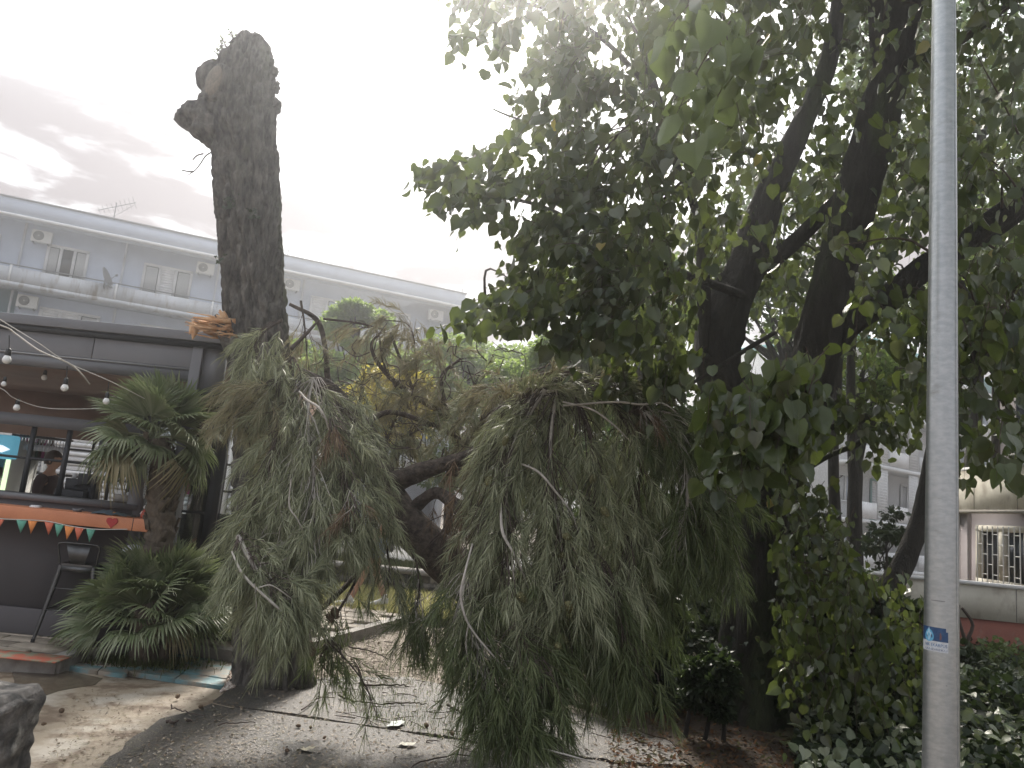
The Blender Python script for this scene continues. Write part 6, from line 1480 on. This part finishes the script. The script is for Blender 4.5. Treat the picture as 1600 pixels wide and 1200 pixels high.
# heap of cloths, sheets and leaves at the end of the counter
def heap():
    zc = KI['zc1']
    spec = [(166, 797, .10, (0.10, 0.14, 0.17), 'slate blue cloth heaped on the orange counter'), (176, 799, .07, (0.68, 0.32, 0.10), 'orange folded flyer in the heap on the counter'), (188, 801, .08, (0.10, 0.13, 0.14), 'dark folded cloth right of the orange flyer on the counter'), (158, 800, .05, (0.16, 0.12, 0.09), 'brown leaf scrap at the left end of the heap on the counter'), (205, 803, .06, (0.08, 0.07, 0.06), 'dark crumpled cloth near the right end of the orange counter')]
    for k, (x, y, r, col, lb) in enumerate(spec):
        c = K(x, y, KY - .18); c[2] = zc; n = 9; V = []; 
        for i in range(n):
            for j in range(n):
                u, v = i / (n - 1) - .5, j / (n - 1) - .5; h = .45 * r * (1 - 2.4 * (u * u + v * v)) * (.6 + .8 * abs(noise.noise(Vector((u * 5 + k, v * 5, k * 2.0))))) 
                V.append(c + np.array([u * 2 * r, v * 1.5 * r, max(.003, h)]))
        F = [(i * n + j, (i + 1) * n + j, (i + 1) * n + j + 1, i * n + j + 1) for i in range(n - 1) for j in range(n - 1)]
        g = Geo(); g.add(V, F); o = g.build('cloth' if k != 1 else 'flyer', mat('heap_%d' % k, col, .8)); tag(o, lb, 'cloth' if k != 1 else 'flyer')
    c = K(227, 797, KY - .2); c[2] = zc; w = thing('figurine', c, 'small red and white figurine at the end of the orange counter', 'figurine')
    g = Geo(); g.lathe(c, [(0, 0), (.028, 0), (.032, .03), (.018, .07), (.012, .08), (0, .08)], 12); g.build('body', mat('figurine_red', (0.5, 0.1, 0.06), .5), w, smooth=True)
    g = Geo(); g.lathe(c + np.array([0, 0, .078]), [(0, 0), (.016, .005), (.02, .02), (.012, .036), (0, .04)], 12); g.build('head', M_SHOE, w, smooth=True)
    for s in (-1, 1): g = Geo(); g.tube([c + np.array([.02 * s, 0, .06]), c + np.array([.035 * s, -.01, .035])], .006, 6); g.build('arm', M_SHOE, w)
    for px, lb, cc in ((56, 'white folded napkin on the orange counter', M_SHOE), (122, 'small grey ashtray on the counter right of the napkin', M_DK)):
        c = K(px, 793, KY - .16); c[2] = zc; g = Geo()
        if cc is M_SHOE: g.box((c[0] - .04, c[1] - .03, zc), (c[0] + .04, c[1] + .03, zc + .012)); g.box((c[0] - .034, c[1] - .026, zc + .0125), (c[0] + .036, c[1] + .028, zc + .02)); o = g.build('napkin', cc); tag(o, lb, 'napkin')
        else: g.lathe(c, [(0, .004), (.03, .004), (.038, .025), (.042, .025), (.036, 0), (0, 0)], 16); o = g.build('ashtray', cc); tag(o, lb, 'ashtray')
heap()
def cushions():
    M = mat('orange_cushion', (0.62, 0.25, 0.11), .9, (0.5, 0.2, 0.09), 20)
    Y = 7.6; z = K(320, 927, Y)[2]
    g = Geo(); a, b = K(306, 900, Y), K(345, 900, Y); g.box((a[0], Y - .02, TZ), (b[0] + .5, Y + .38, z)); o = g.build('bench', M_DK2, bevel=.01); tag(o, 'dark low bench carrying the orange cushions, beside the glazed end', 'bench')
    for k, lb in enumerate(('lower orange cushion on the dark bench', 'upper orange cushion on the dark bench')):
        g = Geo(); g.box((a[0] + .02, Y, z + .002 + k * .085), (b[0] + .45, Y + .34, z + .082 + k * .085)); o = g.build('cushion', M, bevel=.03); tag(o, lb, 'cushion', 'orange cushions on the bench')
cushions()

# ================================================================== people
def body(name, joints, edges, radii, m, root):
    me = bpy.data.meshes.new(name); org = wloc(root)
    me.from_pydata([tuple(np.array(j) - org) for j in joints], edges, []); o = bpy.data.objects.new(name, me); COL.objects.link(o); o.parent = root
    sk = o.modifiers.new('skin', 'SKIN'); sk.use_smooth_shade = True
    for i, r in enumerate(radii):
        v = me.skin_vertices[0].data[i]; v.radius = (r, r) if not isinstance(r, tuple) else r; v.use_root = i == 0
    sb = o.modifiers.new('sub', 'SUBSURF'); sb.levels = 2; sb.render_levels = 2; me.materials.append(m); return o
def person(base, label, walking=True, face=-1, h=1.7, top=M_SHIRT, hide_legs=False, pants=M_DENIM):
    """figure standing at base; face -1 looks to -X"""
    x, y, z = base; w = thing('person', base, label, 'person'); k = h / 1.72; f = face
    S = lambda a, b, c: (x + a * f * k, y + b * k, z + c * k)       # a forward, b sideways
    if walking:
        kL, aL, tL = (.13, -.09, .50), (.30, -.09, .09), (.46, -.09, .03); kR, aR, tR = (.03, .09, .49), (-.14, .09, .12), (-.02, .09, .025)
    else:
        kL, aL, tL = (.02, -.10, .48), (0, -.10, .08), (.14, -.11, .03); kR, aR, tR = (.02, .10, .48), (0, .10, .08), (.14, .11, .03)
    J = [S(0, 0, .94), S(0, 0, 1.10), S(.01, 0, 1.30), S(-.005, 0, 1.43), S(0, 0, 1.50), S(.015, 0, 1.57),
         S(0, -.09, .90), S(*kL), S(*aL), S(0, .09, .90), S(*kR), S(*aR),
         S(0, -.18, 1.40), S(-.06 if walking else .02, -.24, 1.14), S(.02 if walking else .2, -.24, .92), S(0, .18, 1.40), S(.04, .24, 1.14), S(.2, .22, .96)]
    E = [(0, 1), (1, 2), (2, 3), (3, 4), (4, 5), (0, 6), (6, 7), (7, 8), (0, 9), (9, 10), (10, 11), (3, 12), (12, 13), (13, 14), (3, 15), (15, 16), (16, 17)]
    R = [.13, .115, .14, .08, .052, .055, .085, .056, .038, .085, .056, .038, .052, .038, .026, .052, .038, .026]
    body('body', J, E, [r * k for r in R], M_SKIN, w)
    # head with face, ears, hair
    c = np.array(S(.02, 0, 1.63)); g = Geo(); V = []; nu, nv = 24, 18
    for i in range(nv + 1):
        for j in range(nu):
            ph, th = math.pi * i / nv, 2 * math.pi * j / nu; X, Yy, Z = math.sin(ph) * math.cos(th), math.sin(ph) * math.sin(th), math.cos(ph)
            fx = .098 * X; fy = .076 * Yy; fz = .118 * Z
            if Z < -.1: fx *= 1 - .25 * (-Z); fy *= 1 - .35 * (-Z)
            if X > .9 and -.35 < Z < .15: fx += .02 * (1 - abs(Z + .15) * 3)          # nose
            if X > .6 and abs(Z - .06) < .12 and .15 < abs(Yy) < .5: fx -= .010       # eye hollows
            if X > .8 and -.62 < Z < -.5: fx += .006                                  # lips
            V.append(c + np.array([fx * f, fy, fz]) * k)
    F = [(i * nu + j, (i + 1) * nu + j, (i + 1) * nu + (j + 1) % nu, i * nu + (j + 1) % nu) for i in range(nv) for j in range(nu)]
    g.add(V, F); hd = g.build('head', M_SKIN, w, smooth=True)
    for s in (-1, 1):
        g = Geo(); g.lathe(c + np.array([0, .078 * s * k, 0]), [(0, -.03), (.012, -.02), (.014, .01), (0, .03)], 8); g.build('ear', M_SKIN, hd, smooth=True)
        g = Geo(); g.lathe(c + np.array([.088 * f, .03 * s, .012]) * np.array([k, k, k]), [(0, -.009), (.009, 0), (0, .009)], 8); g.build('eye', M_DK2, hd, smooth=True)
    g = Geo(); g.box((c[0] + .095 * f * k - .004, c[1] - .02 * k, c[2] - .07 * k), (c[0] + .095 * f * k + .004, c[1] + .02 * k, c[2] - .062 * k)); g.build('mouth', mat('lips', (0.4, 0.15, 0.12), .5), hd)
    V = []
    for i in range(13):
        for j in range(nu):
            ph, th = math.pi * .62 * i / 12, 2 * math.pi * j / nu; lim = 1.0 if math.cos(th) < .35 else .62
            ph *= lim; V.append(c + np.array([(.108 * math.sin(ph) * math.cos(th) - .008) * f, .088 * math.sin(ph) * math.sin(th), .130 * math.cos(ph) + .004 * math.sin(9 * th)]) * k)
    g = Geo(); g.add(V, [(i * nu + j, (i + 1) * nu + j, (i + 1) * nu + (j + 1) % nu, i * nu + (j + 1) % nu) for i in range(12) for j in range(nu)]); g.build('hair', M_HAIR, w, smooth=True)
    # shirt and shorts follow the body a centimetre out
    body('shirt', [S(0, 0, .98), S(0, 0, 1.12), S(.01, 0, 1.30), S(-.005, 0, 1.42), S(0, -.18, 1.40), S(-.05 if walking else .02, -.235, 1.20), S(0, .18, 1.40), S(.035, .235, 1.20)],
         [(0, 1), (1, 2), (2, 3), (3, 4), (4, 5), (3, 6), (6, 7)], [q * k for q in (.15, .13, .155, .095, .07, .06, .07, .06)], top, w)
    hipz = .92
    def lerp(a, b, t): return tuple(a[i] + (b[i] - a[i]) * t for i in range(3))
    ft = .62 if walking else 1.0
    kl, kr = lerp((0, -.09, .90), kL, ft), lerp((0, .09, .90), kR, ft)
    js, es, rs = [S(0, 0, 1.0), S(0, 0, hipz), S(0, -.09, .86), S(*kl), S(0, .09, .86), S(*kr)], [(0, 1), (1, 2), (2, 3), (1, 4), (4, 5)], [.135, .14, .105, .09, .105, .09]
    if not walking: js += [S(*aL), S(*aR)]; es += [(3, 6), (5, 7)]; rs += [.055, .055]
    body('shorts' if walking else 'trousers', js, es, [q * k for q in rs], pants, w)
    for a_, t_, nm in ((aL, tL, 'shoe'), (aR, tR, 'shoe')):
        ax, tx = np.array(S(*a_)), np.array(S(*t_)); d = unit((tx - ax) * np.array([1, 1, 0])); s = np.array([-d[1], d[0], 0]); up = np.array([0, 0, 1.0])
        pitch = 0.0 if a_ is not aR or not walking else .25
        heel = ax - d * .06 * k; heel[2] = z + (.0 if not pitch else .045); g = Geo(); prof = [(0, .030, .075), (.03, .038, .10), (.08, .040, .105), (.13, .042, .075), (.19, .047, .06), (.24, .044, .05), (.275, .025, .035)]
        V = []
        for l, wd, hh in prof:
            lift = -pitch * l if pitch else 0; b = heel + d * l * k + up * lift * .65
            V += [b - s * wd * k, b + s * wd * k, b + s * wd * k + up * .022, b + s * wd * .72 * k + up * hh * .8, b + up * hh, b - s * wd * .72 * k + up * hh * .8, b - s * wd * k + up * .022]
        F = [(i * 7 + j, i * 7 + (j + 1) % 7, (i + 1) * 7 + (j + 1) % 7, (i + 1) * 7 + j) for i in range(6) for j in range(7)]
        g.add(V, F); 
        for kk in (0, 6): g.poly([V[kk * 7 + q] for q in (range(7) if kk else range(6, -1, -1))])
        o = g.build('shoe', M_SHOE, w, smooth=True); sb = o.modifiers.new('sub', 'SUBSURF'); sb.levels = sb.render_levels = 2
        g = Geo(); g.tube([ax - up * .02, ax + up * .05 * k], [.043 * k, .042 * k], 14); g.build('sock', M_SHIRT, w, smooth=True)
    # hands: palm and five fingers each
    for wr, el in ((J[14], J[13]), (J[17], J[16])):
        wr, el = np.array(wr), np.array(el); d = unit(wr - el); s = unit(np.cross(d, (1, 0, 0))); n_ = np.cross(d, s)
        jj = [wr - d * .01, wr + d * .045, wr + d * .085]; ed = [(0, 1), (1, 2)]; rd = [(.024, .018), (.034, .016), (.036, .014)]
        for q, (o_, L) in enumerate(((-.028, .055), (-.010, .068), (.009, .064), (.027, .050))):
            a = len(jj); b0 = wr + d * .085 + s * o_; jj += [b0, b0 + d * L * .55 + n_ * .006, b0 + d * L * .95 + n_ * .022]; ed += [(2, a), (a, a + 1), (a + 1, a + 2)]; rd += [.009, .008, .0065]
        a = len(jj); b0 = wr + d * .03 - s * .03; jj += [b0, b0 + d * .03 - s * .02 + n_ * .008, b0 + d * .058 - s * .024 + n_ * .016]; ed += [(1, a), (a, a + 1), (a + 1, a + 2)]; rd += [.011, .0095, .008]
        body('hand', [tuple(q) for q in jj], ed, rd, M_SKIN, w)
    return w
fp = G(566, 948, TZ)
person((fp[0] + .12, fp[1] + .1, TZ), 'walking person in denim shorts, white shirt and white shoes, half hidden by the hanging pine', True, -1, 1.7)
bp = K(78, 740, KY + 1.9)
person((bp[0], bp[1], TZ), 'person in dark red clothes standing behind the bar glazing', False, 1, 1.62, M_DKCLOTH, pants=M_DKCLOTH)

# ================================================================== things lying on the ground
spots = [(276, 1091, 'dark cone lying on the pale concrete left of the asphalt edge'), (316, 1106, 'dark cone at the very edge of the asphalt'), (470, 1136, 'dark cone standing just below the crack in the road'), (486, 1139, 'small cone right of the one by the crack'),
         (447, 1173, 'large dark cone lower down on the wet asphalt'), (505, 1155, 'small cone alone on the asphalt below the crack'), (710, 1150, 'cone beside the right end of the crack'), (668, 1136, 'cone above the white paper scrap'), (548, 1031, 'dark cone on the litter behind the trunk'),
         (96, 1111, 'tiny cone on the pale concrete near the stone block'), (64, 1133, 'tiny cone at the left, beside the stone block'), (690, 1105, 'cone on the path near the hanging boughs')]
for x, y, lb in spots:
    p = G(x, y, .03); p[2] = .036; o = put_cone(CONE_B, p, (RNG.normal(), RNG.normal(), .15), RNG.uniform(.3, .6)); o.name = 'pine_cone'; tag(o, lb, 'pine cone', 'fallen pine cones')
sticks = [([(262, 1127), (270, 1129), (279, 1126)], 5, 'short thick stick on the pale concrete'), ([(292, 1125), (300, 1126)], 5, 'stubby stick right of the thick one'), ([(560, 1067), (590, 1071), (620, 1070), (640, 1073)], 4, 'dark stick lying across the path behind the hanging twigs'),
          ([(530, 1088), (560, 1096), (600, 1100)], 3, 'thin bent stick above the crack'), ([(700, 1102), (720, 1112), (735, 1116)], 4, 'dark stick slanting under the right boughs'), ([(600, 1100), (640, 1098), (665, 1100)], 3, 'thin stick in the middle of the path'),
          ([(268, 1103), (290, 1113), (320, 1118)], 2.4, 'long thin twig near the asphalt edge'), ([(340, 1132), (370, 1130), (400, 1128)], 2.2, 'faint straight twig on the left asphalt'), ([(470, 1110), (500, 1090), (520, 1080)], 2.6, 'thin twig slanting up towards the trunk foot'),
          ([(545, 1010), (580, 1018), (610, 1030)], 3, 'twig in the needle litter right of the trunk'), ([(640, 1040), (670, 1030), (700, 1045)], 3, 'twig in the needle litter further right'), ([(620, 1215), (660, 1190), (720, 1180), (780, 1186)], 3, 'long twig at the bottom edge of the picture')]
for c, wpx, lb in sticks:
    pts = np.array([G(x, y, .04) for x, y in c]); pts = curve_pts(pts, 14) + RNG.normal(0, .004, (14, 3)); g = Geo(); g.tube(pts, np.linspace(1, .5, 14) * wpx / 2 * mpp(pts[0]), 6, rough=.15); o = g.build('stick', M_TWIGD); tag(o, lb, 'stick', 'fallen sticks')
def scrap(x, y, wpx, hpx, col, name, lb):
    c = G(x, y, .035); s = mpp(c); n = 7; V = []
    for i in range(n):
        for j in range(n):
            u, v = (i / (n - 1) - .5), (j / (n - 1) - .5); V.append(c + np.array([u * wpx * s + v * .03, v * hpx * 4.2 * s, .02 * abs(noise.noise(Vector((u * 3, v * 3, x)))) + .012 * u]))
    g = Geo(); g.add(V, [(i * n + j, (i + 1) * n + j, (i + 1) * n + j + 1, i * n + j + 1) for i in range(n - 1) for j in range(n - 1)]); o = g.build(name, mat(name + str(x), col, .7)); tag(o, lb, name)
scrap(619, 1131, 20, 7, (0.55, 0.60, 0.58), 'paper', 'crumpled pale paper scrap on the path right of the hanging twigs')
scrap(636, 1163, 24, 4, (0.45, 0.43, 0.36), 'wrapper', 'flat greyish wrapper below the crack at the right')
scrap(478, 1171, 20, 4, (0.50, 0.45, 0.33), 'dry_leaf', 'pale dry leaf beside the large dark cone')
def terrace_items():
    c = G(28, 1027, TZ); g = Geo(); g.box((c[0] - .6, c[1] - .1, TZ + .004), (c[0] + .34, c[1] + .14, TZ + .014)); o = g.build('coral_mat', mat('coral_rubber', (0.55, 0.16, 0.10), .8, (0.30, 0.32, 0.22), 8, contrast=(.45, .6))); tag(o, 'worn coral and green strip lying on the terrace edge at the left', 'mat')
terrace_items()
# loose round stone by the kerb
c = G(196, 985, .03)

# ================================================================== haze
g = Geo(); g.box((-120, -8, -1.2), (140, 120, 16.5))
m = bpy.data.materials.new('haze_air'); m.use_nodes = True; N, L = m.node_tree.nodes, m.node_tree.links; N.clear()
o_ = N.new('ShaderNodeOutputMaterial'); v_ = N.new('ShaderNodeVolumePrincipled'); v_.inputs['Color'].default_value = (0.93, 0.95, 0.97, 1)
v_.inputs['Density'].default_value = 0.0102; v_.inputs['Anisotropy'].default_value = 0.9; L.new(v_.outputs[0], o_.inputs['Volume'])
hz = g.build('haze', m); hz['kind'] = 'stuff'
